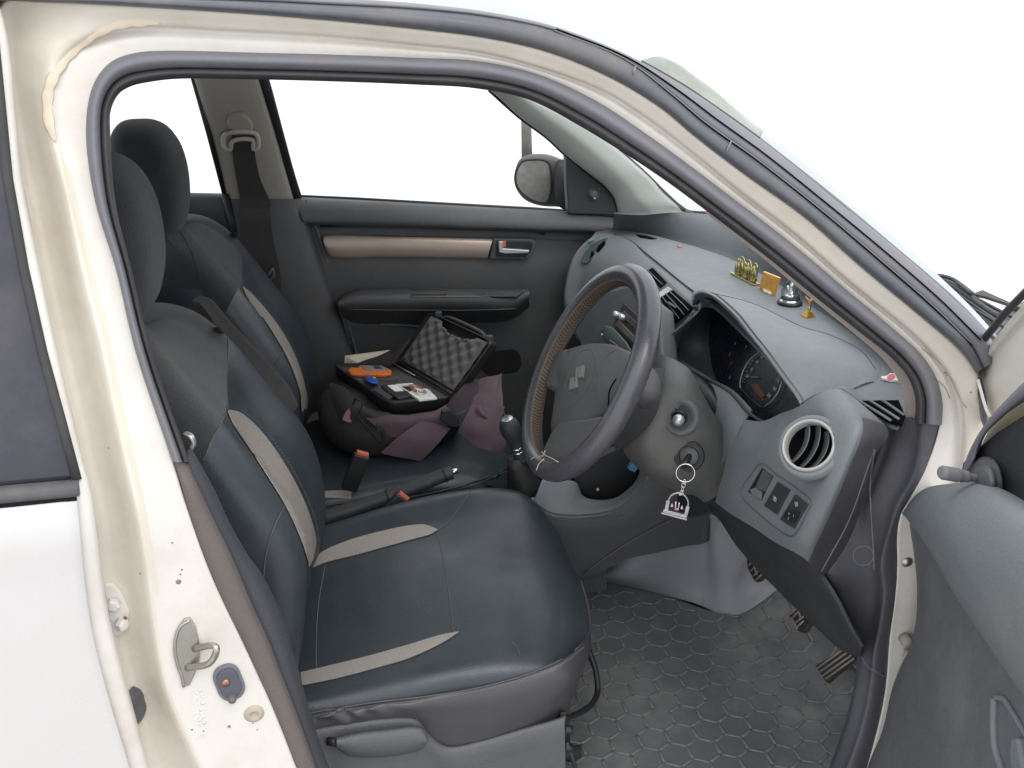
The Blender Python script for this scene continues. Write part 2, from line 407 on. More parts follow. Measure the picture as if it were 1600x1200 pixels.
for i, (h, g, e_) in enumerate(ST):
    left = 1.0 if i < 9 else (0.0 if i > 12 else (12.5-i)/4)
    # profile across: [t between e-g or g-h, offset]
    gr = -.014*left; out = -.006*left-.030*(1-left)
    prof = [(e_, .020), (e_, .0), (lerp2(e_, g, .12), -.001), (lerp2(e_, g, .55), -.004-.002*left), (lerp2(e_, g, .86), gr*.7),
            (g, gr-.002*(1-left)), (lerp2(g, h, .10), gr+.000*left-.014*(1-left)), (lerp2(g, h, .45), .018*left-.022*(1-left)),
            (lerp2(g, h, .85), .024*left+out*(1-left)), (h, .018*left+out), (h, .03)]
    rowsF.append([ss(p[0], p[1], o) for p, o in prof])
G = smooth_grid(rowsF, 6, 3)
fr = MB().sheet(G, .002); body_frame_mb = fr
body = fr.build('body_frame', M['paint'], car)
bvF = fr.bvh()
body.data.materials.append(M['cream']); _m = len(G[0])-1
for k_, pg in enumerate(body.data.polygons):
    if k_ < 2*_m*(len(G)-1):
        i_, j_ = (k_//2)//_m, (k_//2) % _m
        if j_ >= 15: pg.material_index = 1
# tan seam sealer bead running round the crease at the upper rear corner
m = MB(); P = cast_line(bvF, [(86,222),(77,190),(75,150),(83,121),(99,95),(121,72),(150,51),(185,38),(215,34),(250,36)], .0003, 8)
m.tube(P, [(.0062+.0008*math.sin(i*.9))*min(1, .25+i/8, .25+(len(P)-1-i)/8) for i in range(len(P))], 10, flat=.28, up=(0, -1, 0)); m.build('sealer_bead', M['sealant'], body)
m = MB(); cast_strip(m, bvF, [(99,262),(107,300),(134,415),(165,535),(184,645),(210,750),(226,830),(243,930)], [(108,262),(118,300),(144,415),(175,535),(194,645),(218,750),(233,830),(249,930)], .0004, 8, 2, .0003); m.build('yellow_stain', M['stain'], body)
# --- rubber door seal: main bulb + inner lip
RI = {5:(288,700),6:(237,550),7:(205,420),8:(180,315),9:(172,205),10:(173,172),11:(186,146),12:(206,134),13:(232,128),14:(275,123),15:(405,124),16:(520,127),
 17:(650,132),18:(745,138),19:(828,156),20:(905,196),21:(980,242),22:(1040,282),23:(1105,330),24:(1193,397),25:(1277,466),26:(1345,520),27:(1390,556),28:(1418,588),29:(1430,620),30:(1432,660)}
idx = sorted(RI)
def station_E(i): return ST[i][2]
rows1 = []; rows2 = []
for i in idx:
    e_, r_ = station_E(i), RI[i]
    if i == 5: e_, r_ = (271,722), (296,722)
    if i == 30: e_, r_ = (1470,664), (1430,662)
    mid = .60 if i < 10 else .62
    if i in (10, 11, 12): mid = .60
    rows1.append([ss(*lerp2(e_, r_, t), o) for t, o in [(-.03, .012), (-.04, -.004), (.02, -.012), (.15, -.0175), (.32, -.018), (.48, -.012), (mid, .002), (mid, .014)]])
    rows2.append([ss(*lerp2(e_, r_, t), o) for t, o in [(mid-.03, .014), (mid-.02, .002), (.68, -.007), (.80, -.009), (.92, -.003), (1.0, .008), (1.0, .03)]])
G1 = smooth_grid(rows1, 7, 3); G2 = smooth_grid(rows2, 7, 3)
seal = MB().sheet(G1, .002).build('door_seal', M['rubber'], car)
MB().sheet(G2, .002).build('seal_lip', M['rubberd'], seal)
FA = [(1105,330),(1193,397),(1277,466),(1345,520),(1390,556),(1418,588),(1430,620),(1433,662)]
FB = [(1101,332),(1188,400),(1272,470),(1339,525),(1379,560),(1405,596),(1415,630),(1417,664)]
G_ = smooth_grid([[ss(a[0]+4, a[1]-3, .022), ss(*a, .024), ss(*b, .028)] for a, b in zip(FA, FB)], 5, 2)
MB().sheet(G_, .002).build('inner_flange', M['flange'], seal)
# --- inner pillar trims below the seal (brown step, then grey cover plate)
A0 = [(271,722),(285,765),(297,810),(313,860),(330,900),(352,955),(377,1000),(400,1055),(423,1100),(455,1180),(486,1260)]
A1 = [(292,722),(312,765),(333,810),(355,855),(374,898),(396,950),(419,1000),(440,1055),(458,1100),(487,1180),(515,1260)]
A2 = [(298,700),(334,765),(357,815),(385,865),(408,898),(433,948),(451,1000),(466,1050),(480,1100),(506,1180),(540,1260)]
G = smooth_grid([[ss(*a, .004), ss(*lerp2(a, b, .2), -.004), ss(*lerp2(a, b, .8), .002), ss(*b, .012)] for a, b in zip(A0, A1)], 4, 3)
sc_ = MB().sheet(G, .003).build('sill_scuff_trim', M['scuff'], car)
G = smooth_grid([[ss(*a, .012), ss(*lerp2(a, b, .1), .02), ss(*lerp2(a, b, .6), .03), ss(*b, .05), ss(b[0], b[1], .10)] for a, b in zip(A1, A2)], 4, 3)
MB().sheet(G, .003).build('pillar_cover', M['pcover'], car)
# pale belt guide clip peeping past the pillar
m = MB(); m.tube(crom([yy(290,676,-.60), yy(299,682,-.61), yy(303,694,-.61), yy(296,706,-.61)], 5), .0045, 8, flat=.5); m.build('belt_clip', M['satin'], car)

# --- outer roof moulding along the aperture and the windscreen pillar (bottom, groove, top)
S_ = [((-60,-2),(-60,-12),(-60,-22)), ((60,3),(60,-8),(60,-18)), ((150,6),(150,-6),(150,-16)), ((250,12),(250,-3),(250,-14)), ((400,22),(400,2),(400,-10)), ((520,32),(520,8),(522,-3)), ((650,45),(652,15),(655,6)),
 ((760,59),(765,27),(770,20)), ((860,82),(866,48),(872,43)), ((960,124),(975,92),(985,88)), ((1035,170),(1050,150),(1072,137)), ((1085,212),(1100,193),(1135,180)),
 ((1165,273),(1180,250),(1210,235)), ((1255,337),(1272,322),(1300,308)), ((1350,420),(1370,405),(1405,393)), ((1438,493),(1458,482),(1490,468)), ((1503,550),(1517,540),(1545,524)), ((1526,583),(1536,576),(1560,560))]
r1 = [[ss(*a, -.028), ss(*a, -.036), ss(*lerp2(a, b, .3), -.046), ss(*lerp2(a, b, .7), -.046), ss(*b, -.036), ss(*b, -.03)] for a, b, c in S_]
r2 = [[ss(*b, -.03), ss(*lerp2(b, c, .1), -.036), ss(*lerp2(b, c, .45), -.038), ss(*lerp2(b, c, .8), -.028), ss(*c, -.014), ss(*c, .01)] for a, b, c in S_]
mo = MB().sheet(smooth_grid(r1, 6, 3), .003).build('roof_moulding', M['moulding'], car)
MB().sheet(smooth_grid(r2, 6, 3), .003).build('windscreen_moulding', M['rubber'], mo)
for k_, (j_, r_g, mm_g) in enumerate([(0, .0022, 'void'), (1, .0010, 'stitch'), (2, .0012, 'void')]):
    P = [ss(*(b if j_ == 0 else lerp2(b, c, .10 if j_ == 1 else .55)), (-.034, -.0385, -.039)[j_]) for a, b, c in S_[8:-1]]
    MB().tube(crom(P, 6), r_g, 6).build('moulding_groove', M[mm_g], mo)
# short joint clips in the moulding
for a, b in [((993,103),(990,116)), ((1143,220),(1135,237))]:
    MB().tube([ss(*a, -.047), ss(*b, -.049)], .0012, 6).build('moulding_joint', M['stitch'], mo)
# --- roof skin
def far_roof(u, v, y, z): return Vector((zz(u, v, z).x if False else 0, y, z))
edge = [ss(*c, .0) for a, b, c in S_[:10]]
rows = []
top_px = {6:(655,-40),7:(775,-12),8:(880,17),9:(1030,82)}
for k, p in enumerate(edge):
    x = p.x
    near = p+Vector((0, -.012, -.004))
    zt = p.z
    rows.append([near, p+Vector((0, .03, .010)), p+Vector((0, .10, .028)), Vector((x+.02, -.3, zt+.055)), Vector((x+.04, 0, zt+.07)), Vector((x+.02, .3, zt+.045)), Vector((x, .56, zt-.03)), Vector((x, .60, zt-.06))])
rows = [[q+Vector((-2.0, 0, -.05)) for q in rows[0]], [q+Vector((-1.0, 0, 0)) for q in rows[0]]]+rows
G = smooth_grid(rows, 4, 4)
rf = MB().sheet(G, .02, toward=(0, 0, 1)).build('roof', M['roof'], car)
# --- windscreen glass: from the near pillar to the far pillar
fA = [(800,150),(905,196),(947,222),(975,245),(1010,277),(1036,305),(1060,324),(1075,333)]
nearW = [ss(*c, .004) for a, b, c in S_[10:18]]
farW = resample([yy(u, v, y) for (u, v), y in zip(fA, [.50,.52,.54,.56,.585,.60,.61,.62])], len(nearW))
outl = [(1096,128),(1192,205),(1250,252),(1328,318),(1398,378),(1470,437),(1530,497),(1575,548)]
rows = []
for a, f, o in zip(nearW, farW, outl):
    p = ss(*o, .0); k = p+Vector((0, .05, 0))
    k = yy(o[0], o[1], a.y+.075)
    mid = a.lerp(f, .5)+Vector((.10, 0, .055)); m1 = a.lerp(f, .28)+Vector((.07, 0, .045)); m2 = a.lerp(f, .8)+Vector((.06, 0, .03))
    rows.append([a, k, m1, mid, m2, f])
G = smooth_grid(rows, 4, 6)
ws = MB().grid(G).build('windscreen', M['glass'], car)
def edge_band(PX_, dy):
    R_ = []
    for a, b in PX_:
        A_ = ss(*a, -.002); B_ = yy(b[0], b[1], A_.y+dy); R_.append([A_, A_.lerp(B_, .5)+Vector((0, 0, .002)), B_, B_+Vector((0, .01, -.006))])
    return smooth_grid(R_, 5, 3)
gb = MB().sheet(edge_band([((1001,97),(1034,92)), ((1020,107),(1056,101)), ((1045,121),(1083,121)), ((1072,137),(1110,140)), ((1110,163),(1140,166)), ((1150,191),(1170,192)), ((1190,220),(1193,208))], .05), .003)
ge = MB().sheet(edge_band([((1186,217),(1190,207)), ((1250,267),(1263,262)), ((1325,327),(1343,330)), ((1400,390),(1416,390)), ((1450,432),(1466,435)), ((1500,477),(1518,486)), ((1543,522),(1557,530))], .03), .003)
ge.build('glass_edge', M['skyreflect'], ws)  # pale colour painted in for the sky reflected along the glass edge
gb.build('tree_reflection', mat('green_tree_reflection', (.16, .19, .15), .15, var=.6, vscale=25, dirt=(.30, .26, .22), dscale=30, damt=.6), ws)  # green-brown sheet: trees reflected in the windscreen corner, painted as colour
# --- closed rear door at the left edge
lip_o = [(-20,-40),(0,12),(14,70),(35,280),(63,420),(90,550),(125,700),(144,771),(152,830),(160,900),(171,967),(185,1020),(206,1100),(233,1200),(250,1270)]
lip_i = [(-45,-40),(-25,12),(-12,70),(10,280),(36,420),(66,550),(108,700),(124,771),(130,830),(137,900),(144,967),(155,1020),(176,1100),(205,1200),(224,1270)]
lip_i = [(u-5, v) for u, v in lip_i]
rows = [[ss(*a, -.005), ss(*a, -.045), ss(*lerp2(a, b, .15), -.062), ss(*lerp2(a, b, .6), -.068), ss(*b, -.070)] for a, b in zip(lip_o, lip_i)]
rd = empty('rear_door', (-.3, -.79, .5), car)
MB().sheet(smooth_grid(rows, 5, 3), .003).build('door_edge', M['paint'], rd)
rows = []
for (u, v) in [(122,783),(126,830),(132,900),(141,967),(152,1020),(173,1100),(203,1200),(222,1270)]:
    o = -.075
    rows.append([ss(u, v, o), ss(u-2, v, o-.006)]+[ss(u, v, o-.01)+Vector((-dx, -.006*math.sin(min(1, dx*2)*1.5), 0)) for dx in (.06, .15, .3, .5, .8)])
MB().sheet(smooth_grid(rows, 4, 3), .004).build('outer_skin', M['paintw'], rd)
rows = []
for (u, v) in [(-28,-60),(-14,60),(8,280),(33,420),(62,550),(92,660),(116,748)]:
    p = ss(u, v, -.058); rows.append([p, p+Vector((-.1, 0, 0)), p+Vector((-.3, 0, 0)), p+Vector((-.7, 0, 0))])
MB().sheet(smooth_grid(rows, 3, 2), .004).build('window_glass', M['tint'], rd)
p = ss(120,766,-.07); q = ss(118,757,-.07)
m = MB(); m.tube([ss(123,762,-.074), ss(123,762,-.074)+Vector((-.8, 0, -.0))], .013, 10, flat=.8); m.build('belt_moulding', M['moulding'], rd)
m = MB(); m.tube([ss(u+4, v, -.07) for u, v in [(-28,-60),(-14,60),(8,280),(33,420),(62,550),(92,660),(116,750)]], .006, 8); m.build('window_channel', M['rubberd'], rd)
# --- hardware on the pillar jamb
# striker: pointed plate with a bent wire loop
st = empty('door_striker', cast(bvF, 290, 1020)[0], car)
m = MB(); cast_plate(m, bvF, [(297,966),(306,980),(313,1010),(312,1035),(303,1058),(296,1072),(287,1072),(279,1040),(272,1010),(276,985),(288,968)], .004); m.build('striker_plate', M['zinc'], st, smooth=False, bevel=.0015)
c0, n0 = cast(bvF, 300, 1010, .003)
a = cast(bvF, 303, 1011, .004)[0]; b = cast(bvF, 292, 1041, .004)[0]
m = MB(); m.tube(crom([a, ss(334,1009,-.03), ss(338,1013,-.034), ss(336,1024,-.034), ss(326,1037,-.032), b], 6), .0048, 10); m.build('striker_loop', M['zinc'], st)
m = MB(); P = cast_line(bvF, [(296,967),(282,976),(275,992),(273,1012),(277,1035),(284,1055),(287,1070)], .004, 6); m.tube(P, .0024, 8); m.build('plate_flange', M['zinc'], st)
# courtesy-light switch in its rubber boot
sw = empty('door_switch', cast(bvF, 357, 1067)[0], car)
def rrect(cu, cv_, w_, h_, rot, r=.5, n=6):
    out = []; rr = min(w_, h_)*r; c = math.cos(math.radians(rot)); s = math.sin(math.radians(rot))
    for (sx, sy, a0) in ((1, 1, 0), (-1, 1, 90), (-1, -1, 180), (1, -1, 270)):
        for k in range(n+1):
            t = math.radians(a0+90*k/n); x = sx*(w_/2-rr)+rr*math.cos(t); y = sy*(h_/2-rr)+rr*math.sin(t)
            out.append((cu+x*c-y*s, cv_+x*s+y*c))
    return out
m = MB(); cast_plate(m, bvF, rrect(358, 1068, 44, 56, -22, .42), .005); m.build('switch_boot', M['rubber'], sw, smooth=False, bevel=.002)
m = MB(); cast_plate(m, bvF, rrect(358, 1069, 34, 44, -22, .42), .009); m.build('switch_body', mat('blue_grey_rubber', (.09, .095, .12), .5), sw, smooth=False, bevel=.002)
c, n = cast(bvF, 352, 1061, .009); m = MB(); m.lathe([(.0001, .0005), (.004, .0005), (.006, -.001), (.006, -.004)], c+n*.002, n, 14); m.build('screw', mat('copper_screw', (.45, .25, .16), .4, metal=1), sw)
c, n = cast(bvF, 362, 1084, .009); m = MB(); m.lathe([(.0001, .010), (.004, .009), (.006, .006), (.007, 0)], c, n, 14); m.build('plunger', M['moulding'], sw)
# round plug
c, n = cast(bvF, 397, 1115, .0); m = MB(); m.lathe([(.0001, .002), (.005, .002), (.007, .005), (.0095, .005), (.012, .003), (.015, .0)], c, n, 20); m.build('body_plug', mat('grimy_cap', (.42, .37, .29), .5), car)
# hinge leaf and grommet in the recess beside the rear door
h_ = empty('rear_door_hinge', cast(bvF, 182, 950)[0], car)
m = MB(); cast_plate(m, bvF, [(160,914),(177,912),(190,926),(203,955),(198,985),(185,996),(166,992)], .010); m.build('hinge_leaf', M['paint'], h_, smooth=False, bevel=.003)
for (u, v) in [(178,937),(180,972)]:
    c, n = cast(bvF, u, v, .010); m = MB(); m.lathe([(.0001, .009), (.006, .009), (.0095, .007), (.010, 0)], c, n, 6); m.build('hinge_bolt', M['paint'], h_, smooth=False)
c, n = cast(bvF, 201, 958, .011); m = MB(); m.lathe([(.0001, .0016), (.002, .001), (.003, 0)], c, n, 8); m.build('rust_spot', M['rust'], h_)
c, n = cast(bvF, 208, 1105, .0); m = MB(); m.lathe([(.0001, .006), (.010, .007), (.018, .010), (.025, .007), (.030, 0)], c, n, 24); m.build('rubber_grommet', M['moulding'], car)
# worn sticker residue and paint chips on the jamb
m = MB()
for k in range(46):
    t = random.random(); s = random.random(); u = 299+t*20+s*10; v = 1080+s*85-t*8
    if s > .75 and t > .6: continue
    h, n = cast(bvF, u, v, .0004)
    if h is not None: m.lathe([(.0001, .0003), (.0012+.0016*random.random(), .0002), (.0028, 0)], h, n, 6)
m.build('sticker_residue', mat('glue_residue', (.70, .68, .64), .8), car)
chipm = mat('chip_grey', (.24, .21, .20), .8)
for (u, v, r) in [(279,909,.003),(269,848,.001),(284,890,.0012),(282,897,.001),(358,1135,.002),(219,896,.0012),(420,140,.001),(402,1140,.001),(318,1142,.001),(300,1140,.0012),(1477,582,.0016),(1480,586,.001),(1517,613,.001),(170,700,.001),(395,1130,.0009)]:
    h, n = cast(bvF, u, v, .0004)
    if h is not None: MB().lathe([(.0001, .0004), (r, .0003), (r*1.3, 0)], h, n, 7, ang=u).build('paint_chip', chipm, body)
# bolts and check strap seen between trim and open door
for (u, v) in [(1417,878)]:
    c, n = cast(bvF, u, v, .001)
    if c is not None: m = MB(); m.lathe([(.0001, .004), (.005, .004), (.0065, .001), (.009, 0)], c, n, 14); m.build('jamb_bolt', M['zinc'], car)
c, n = cast(bvF, 1412, 995, .001)
m = MB(); m.tube([c, c+n*.02], [.010, .009], 12); m.tube([c+n*.012+Vector((.01, 0, -.02)), c+n*.012+Vector((.012, 0, -.055))], .011, 10); m.build('check_strap', mat('grimy_hinge', (.33, .30, .26), .6, var=.2, vscale=40), car)
# fine sealer cracks on the lower windscreen-pillar jamb
m = MB()
for L_ in [[(1440,545),(1460,560),(1480,580),(1489,600),(1500,622),(1510,637)], [(1462,592),(1475,603),(1484,622)]]:
    P = cast_line(bvF, L_, .0002, 5)
    if len(P) > 2: m.tube(P, .0009, 6)
m.build('sealer_crack', mat('stain', (.45, .38, .27), .8), body)
# ================================================================== far side of the cabin
# --- passenger door card
def fy(u, v, y=.64): return yy(u, v, y)
pd_ = empty('passenger_door', (.4, .66, .4), car)
top = [(462,307),(560,312),(700,320),(830,327),(945,333),(960,335)]
bot = [(474,347),(575,349),(700,353),(835,358),(958,362),(960,363)]
low = [(505,368),(585,368),(700,370),(835,373),(900,375),(945,378)]
rows = []
for a, b, c in zip(top, bot, low):
    rows.append([fy(*a, .70), fy(*a, .665), fy(*lerp2(a, b, .12), .64), fy(*lerp2(a, b, .6), .615), fy(*b, .612), fy(*lerp2(b, c, .3), .64), fy(*c, .645)])
MB().sheet(smooth_grid(rows, 4, 4), .004).build('upper_rail', M['doorup'], pd_)
# main card: from the insert down to the floor
c_top = [(482,345),(585,350),(700,354),(840,359),(915,364),(960,366)]
c_mid = [(500,420),(600,424),(700,425),(840,427),(905,430),(950,430)]
c_low = [(535,500),(610,500),(700,500),(840,500),(910,500),(960,500)]
c_bot = [(560,640),(640,640),(720,640),(840,640),(920,640),(980,640)]
rows = [[fy(*a, .652), fy(*lerp2(a, b, .5), .645), fy(*b, .635), fy(*c, .64), fy(*d, .66), fy(d[0], d[1]+120, .66)] for a, b, c, d in zip(c_top, c_mid, c_low, c_bot)]
card_mb = MB().sheet(smooth_grid(rows, 3, 4), .006); card_mb.build('door_card', M['doorpl'], pd_); bvC = card_mb.bvh()
# recessed band above the insert
m = MB(); m.tube([fy(u, v, .640) for u, v in [(500,353),(560,352),(700,356),(838,361),(850,366)]], .006, 8, flat=.6); m.build('trim_groove', M['black'], pd_)
# champagne insert
A = [(505,370),(506,368),(600,369),(700,371),(770,373)]; B = [(508,390),(518,402),(600,403),(700,404),(761,405)]
rows = [[fy(*a, .645), fy(*lerp2(a, b, .08), .625), fy(*lerp2(a, b, .5), .618), fy(*lerp2(a, b, .92), .628), fy(*b, .645)] for a, b in zip(A, B)]
MB().sheet(smooth_grid(rows, 5, 4), .004).build('trim_insert', M['champ'], pd_)
# inner release handle
h = empty('release_handle', fy(802, 388, .62), pd_)
m = MB(); m.prism([fy(u, v, .622) for u, v in [(771,373),(832,374),(838,378),(836,392),(826,405),(765,405)]], (0, .02, 0)); m.build('handle_bezel', M['doorpl'], h, smooth=False, bevel=.003)
m = MB(); m.prism([fy(u, v, .620) for u, v in [(777,376),(828,377),(833,381),(830,393),(822,402),(774,401)]], (0, .01, 0)); m.build('handle_recess', M['black'], h, smooth=False, bevel=.002)
m = MB(); m.prism([fy(u, v, .606) for u, v in [(779,377),(787,377),(786,388),(828,391),(826,396),(790,397),(780,395)]], (0, .010, 0)); m.build('handle_lever', M['satin'], h, smooth=False, bevel=.0025)
m = MB(); m.prism([fy(u, v, .609) for u, v in [(787,376),(791,377),(790,386),(786,386)]], (0, .006, 0)); m.build('lock_flag', M['red'], h, smooth=False)
# armrest
ar_t = [(535,463),(552,455),(600,452),(660,451),(740,452),(805,453),(824,450)]
ar_m = [(529,472),(548,466),(600,464),(660,463),(740,464),(802,464),(828,456)]
ar_b = [(530,482),(550,483),(600,483),(660,484),(740,484),(800,484),(826,468)]
ar_u = [(540,500),(556,506),(600,508),(660,508),(740,506),(800,500),(828,480)]
rows = [[fy(*a, .645), fy(*a, .60), fy(*lerp2(a, b, .6), .567), fy(*b, .556), fy(*lerp2(b, c, .5), .553), fy(*c, .565), fy(*lerp2(c, d, .4), .60), fy(*d, .645)] for a, b, c, d in zip(ar_t, ar_m, ar_b, ar_u)]
am_mb = MB().sheet(smooth_grid(rows, 5, 3), .004); am_mb.build('armrest', M['doorpl'], pd_); bvA = am_mb.bvh()
m = MB(); cast_plate(m, bvA, [(640,452),(697,453),(698,461),(643,461)], .001); m.build('pull_pocket', M['black'], pd_, smooth=False)
m = MB(); cast_plate(m, bvA, [(698,455),(818,455),(808,463),(698,463)], .0015); m.build('switch_plate', M['dark'], pd_, smooth=False, bevel=.001)
m = MB(); cast_plate(m, bvA, [(752,455),(773,455),(773,458.5),(752,458.5)], .003); m.build('window_switch', M['black'], pd_, smooth=False)
m = MB(); P = cast_line(bvA, [(640,463.5),(720,464),(795,464),(812,460),(820,454)], .001); m.tube(P, .0016, 6); P = cast_line(bvA, [(545,483),(640,484),(740,484),(806,482)], .001); m.tube(P, .0013, 6); m.build('armrest_seam', M['plastic'], pd_)
# map pocket edge and speaker mouth
m = MB(); P = cast_line(bvC, [(592,507),(620,507),(680,512),(760,520)], .003)
if len(P) > 1: m.tube(P, .004, 8)
m.build('pocket_edge', M['doorup'], pd_)
m = MB(); cast_plate(m, bvC, rrect(783, 566, 62, 36, -6, .4), .002); m.build('cup_recess', M['black'], pd_, smooth=False)
# door shut-line rubber
m = MB(); m.tube(crom([fy(u, v, .66) for u, v in [(404,126),(430,205),(456,285),(473,330),(497,400),(520,470),(545,560)]], 5), .007, 8); m.build('door_rubber', M['black'], pd_)
m = MB(); m.tube(crom([fy(u, v, .64) for u, v in [(478,312),(500,375),(522,440),(548,520),(562,570)]], 5), .0035, 8); m.build('card_edge', M['plastic'], pd_)
# --- window frame of that door: dark band on the rear side, thin line along the sill and windscreen pillar
rows = [[yy(a, v, y+.03), yy(a+1, v, y), yy(b-1, v, y), yy(b, v, y+.03)] for v, a, b, y in [(70,389,403,.50),(126,403,421,.52),(200,427,441,.57),(270,446,460,.62),(312,457,473,.65)]]
MB().sheet(smooth_grid(rows, 4, 2), .008).build('window_frame', M['black'], pd_)
m = MB(); m.tube([fy(u, v, .67) for u, v in [(470,307),(560,311),(700,319),(830,326),(888,330),(935,333),(966,335)]], .0045, 8); m.build('glass_seal', M['black'], pd_)
# clear side glass
G = [[yy(415,128,.53), yy(475,308,.68)], [yy(600,130,.53), yy(700,320,.68)], [yy(770,140,.53), yy(886,328,.68)]]
MB().grid(G).build('side_glass', M['glass'], pd_)
# --- centre pillar: beige trim, belt guide, belt
bp_ = empty('centre_pillar', (0, .64, .4), car)
rows = []
for (v, a, b, y) in [(60,281,386,.47),(122,303,403,.50),(200,325,427,.56),(260,342,444,.60),(313,355,459,.635)]:
    rows.append([yy(a, v, y+.05), yy(a+1, v, y+.012), yy(a+12, v, y-.006), yy((a+b)/2, v, y-.014), yy(b-8, v, y-.008), yy(b, v, y+.01), yy(b+1, v, y+.05)])
pb_mb = MB().sheet(smooth_grid(rows, 4, 3), .005); pb_mb.build('pillar_trim', M['pillar'], bp_); bvP = pb_mb.bvh()
rows = []
for (v, a, b, y) in [(311,352,473,.63),(360,364,486,.615),(430,385,508,.60),(520,418,538,.60),(620,450,575,.61)]:
    rows.append([yy(a, v, y+.05), yy(a+1, v, y+.015), yy(a+14, v, y-.004), yy((a+b)/2, v, y-.016), yy(b-10, v, y-.006), yy(b, v, y+.02), yy(b+1, v, y+.05)])
pl_mb = MB().sheet(smooth_grid(rows, 4, 3), .005); pl_mb.build('lower_pillar_trim', M['doorpl'], bp_); bvL = pl_mb.bvh()
m = MB(); m.tube([yy(u, v, y) for u, v, y in [(302,120,.53),(327,210,.575),(353,310,.65)]], .007, 8); m.build('pillar_edge_seal', M['black'], bp_)
bg_ = empty('belt_guide', yy(376, 200, .55), bp_)
m = MB(); c, n = cast(bvP, 376, 200, 0); 
pts = [(357,202),(353,193),(358,183),(367,178),(378,178),(388,184),(394,194),(396,204),(378,208)]
cast_plate(m, bvP, pts, .012); m.build('guide_cap', M['pillar'], bg_, smooth=False, bevel=.005)
m = MB(); P = [cast(bvP, u, v, .014)[0] for u, v in [(354,204),(351,213),(355,226),(361,228),(363,217),(375,212),(395,214),(396,228),(401,227),(403,214),(398,203)]]
m.tube(crom(P, 4, True), .0055, 8, closed=True); m.build('guide_loop', mat('bone_plastic', (.42, .40, .35), .5), bg_)
rows = []
for (v, a, b) in [(208,363,397),(240,365,399),(280,371,408),(313,377,422)]:
    rows.append([cast(bvP, a+(b-a)*t, v, .011)[0] for t in (0, .5, 1)])
rows.append([yy(376+46*t, 330, .585) for t in (0, .5, 1)])
for (v, a, b) in [(380,376,428),(430,390,438),(480,408,440)]:
    rows.append([yy(a+(b-a)*t, v, .575) for t in (0, .5, 1)])
MB().sheet(smooth_grid(rows, 5, 3), .0015).build('seat_belt', M['belt'], bp_)
m = MB(); m.tube(crom([yy(414,432,.56), yy(420,428,.555), yy(426,420,.555), yy(427,432,.56), yy(420,438,.56)], 4, True), .003, 8, closed=True); m.build('belt_hook', M['plastic'], bp_)
# --- far rear door beyond the pillar
r2_ = empty('far_rear_door', (-.4, .68, .4), car)
rows = [[yy(u, v0, .70), yy(u, v0+1, .66), yy(u, v0+18, .645), yy(u, 360, .65), yy(u+10, 480, .66), yy(u+20, 640, .68)] for u, v0 in [(60,292),(170,297),(260,301),(352,303),(372,304)]]
MB().sheet(smooth_grid(rows, 3, 3), .006).build('rear_card', M['doorpl'], r2_)
m = MB(); m.tube([yy(352,303,.64), yy(366,352,.63), yy(384,420,.63), yy(405,480,.63)], .012, 8); m.build('rear_door_rubber', M['black'], r2_)
G = [[yy(140,118,.55), yy(140,300,.70)], [yy(304,122,.55), yy(350,306,.70)]]
MB().grid(G).build('rear_side_glass', M['glass'], r2_)
# --- far windscreen pillar
pa = empty('windscreen_pillar', (.8, .6, .9), car)
lowA = [(690,96),(765,140),(812,182),(855,214),(886,243),(920,270),(947,292),(961,311),(966,330),(970,341)]
crsA = [(760,110),(815,150),(865,185),(905,215),(938,243),(968,270),(993,297),(1010,318),(1022,330),(1030,336)]
topA = [(800,110),(868,158),(915,196),(947,219),(976,243),(1010,273),(1036,299),(1060,321),(1070,328),(1078,333)]
ya = [.46,.49,.51,.53,.55,.57,.59,.60,.61,.615]
rows = []
for a, b, c, y in zip(lowA, crsA, topA, ya):
    rows.append([yy(*a, y+.035), yy(*a, y+.012), yy(*lerp2(a, b, .25), y), yy(*lerp2(a, b, .75), y-.008), yy(*b, y-.006), yy(*lerp2(b, c, .6), y+.012), yy(*c, y+.03), yy(*c, y+.045)])
MB().sheet(smooth_grid(rows, 5, 4), .005).build('pillar_cover_far', M['pillarl'], pa)
m = MB(); m.tube(crom([yy(*a, y+.04) for a, y in zip(lowA[1:], ya[1:])], 4), .006, 8); m.build('quarter_seal', M['black'], pa)
m = MB(); m.tube(crom([yy(u, v, y) for (u, v), y in zip([(947,219),(976,242),(1010,272),(1036,298),(1060,320),(1075,330),(1107,333)], [.575,.59,.61,.62,.63,.63,.6])], 4), .0045, 8); m.build('glass_edge', M['black'], pa)
# mirror mount triangle with its adjuster knob
mt = empty('mirror_mount', yy(925, 300, .64), car)
m = MB(); m.prism([yy(u, v, .625) for u, v in [(884,240),(921,270),(948,293),(961,311),(966,337),(888,334),(885,290)]], (0, .03, 0)); m.build('mount_panel', M['dark'], mt, smooth=False, bevel=.004)
c = yy(927,303,.622); m = MB(); m.lathe([(.0001, .012), (.008, .012), (.012, .008), (.014, 0), (.019, -.004)], c, (-.1, -1, .1), 20); m.build('adjuster_knob', M['plastic'], mt)
m = MB(); m.lathe([(.0001, .005), (.003, .004), (.004, 0)], yy(929,310,.610), (-.1, -1, .1), 12); m.build('knob_tip', M['satin'], mt)
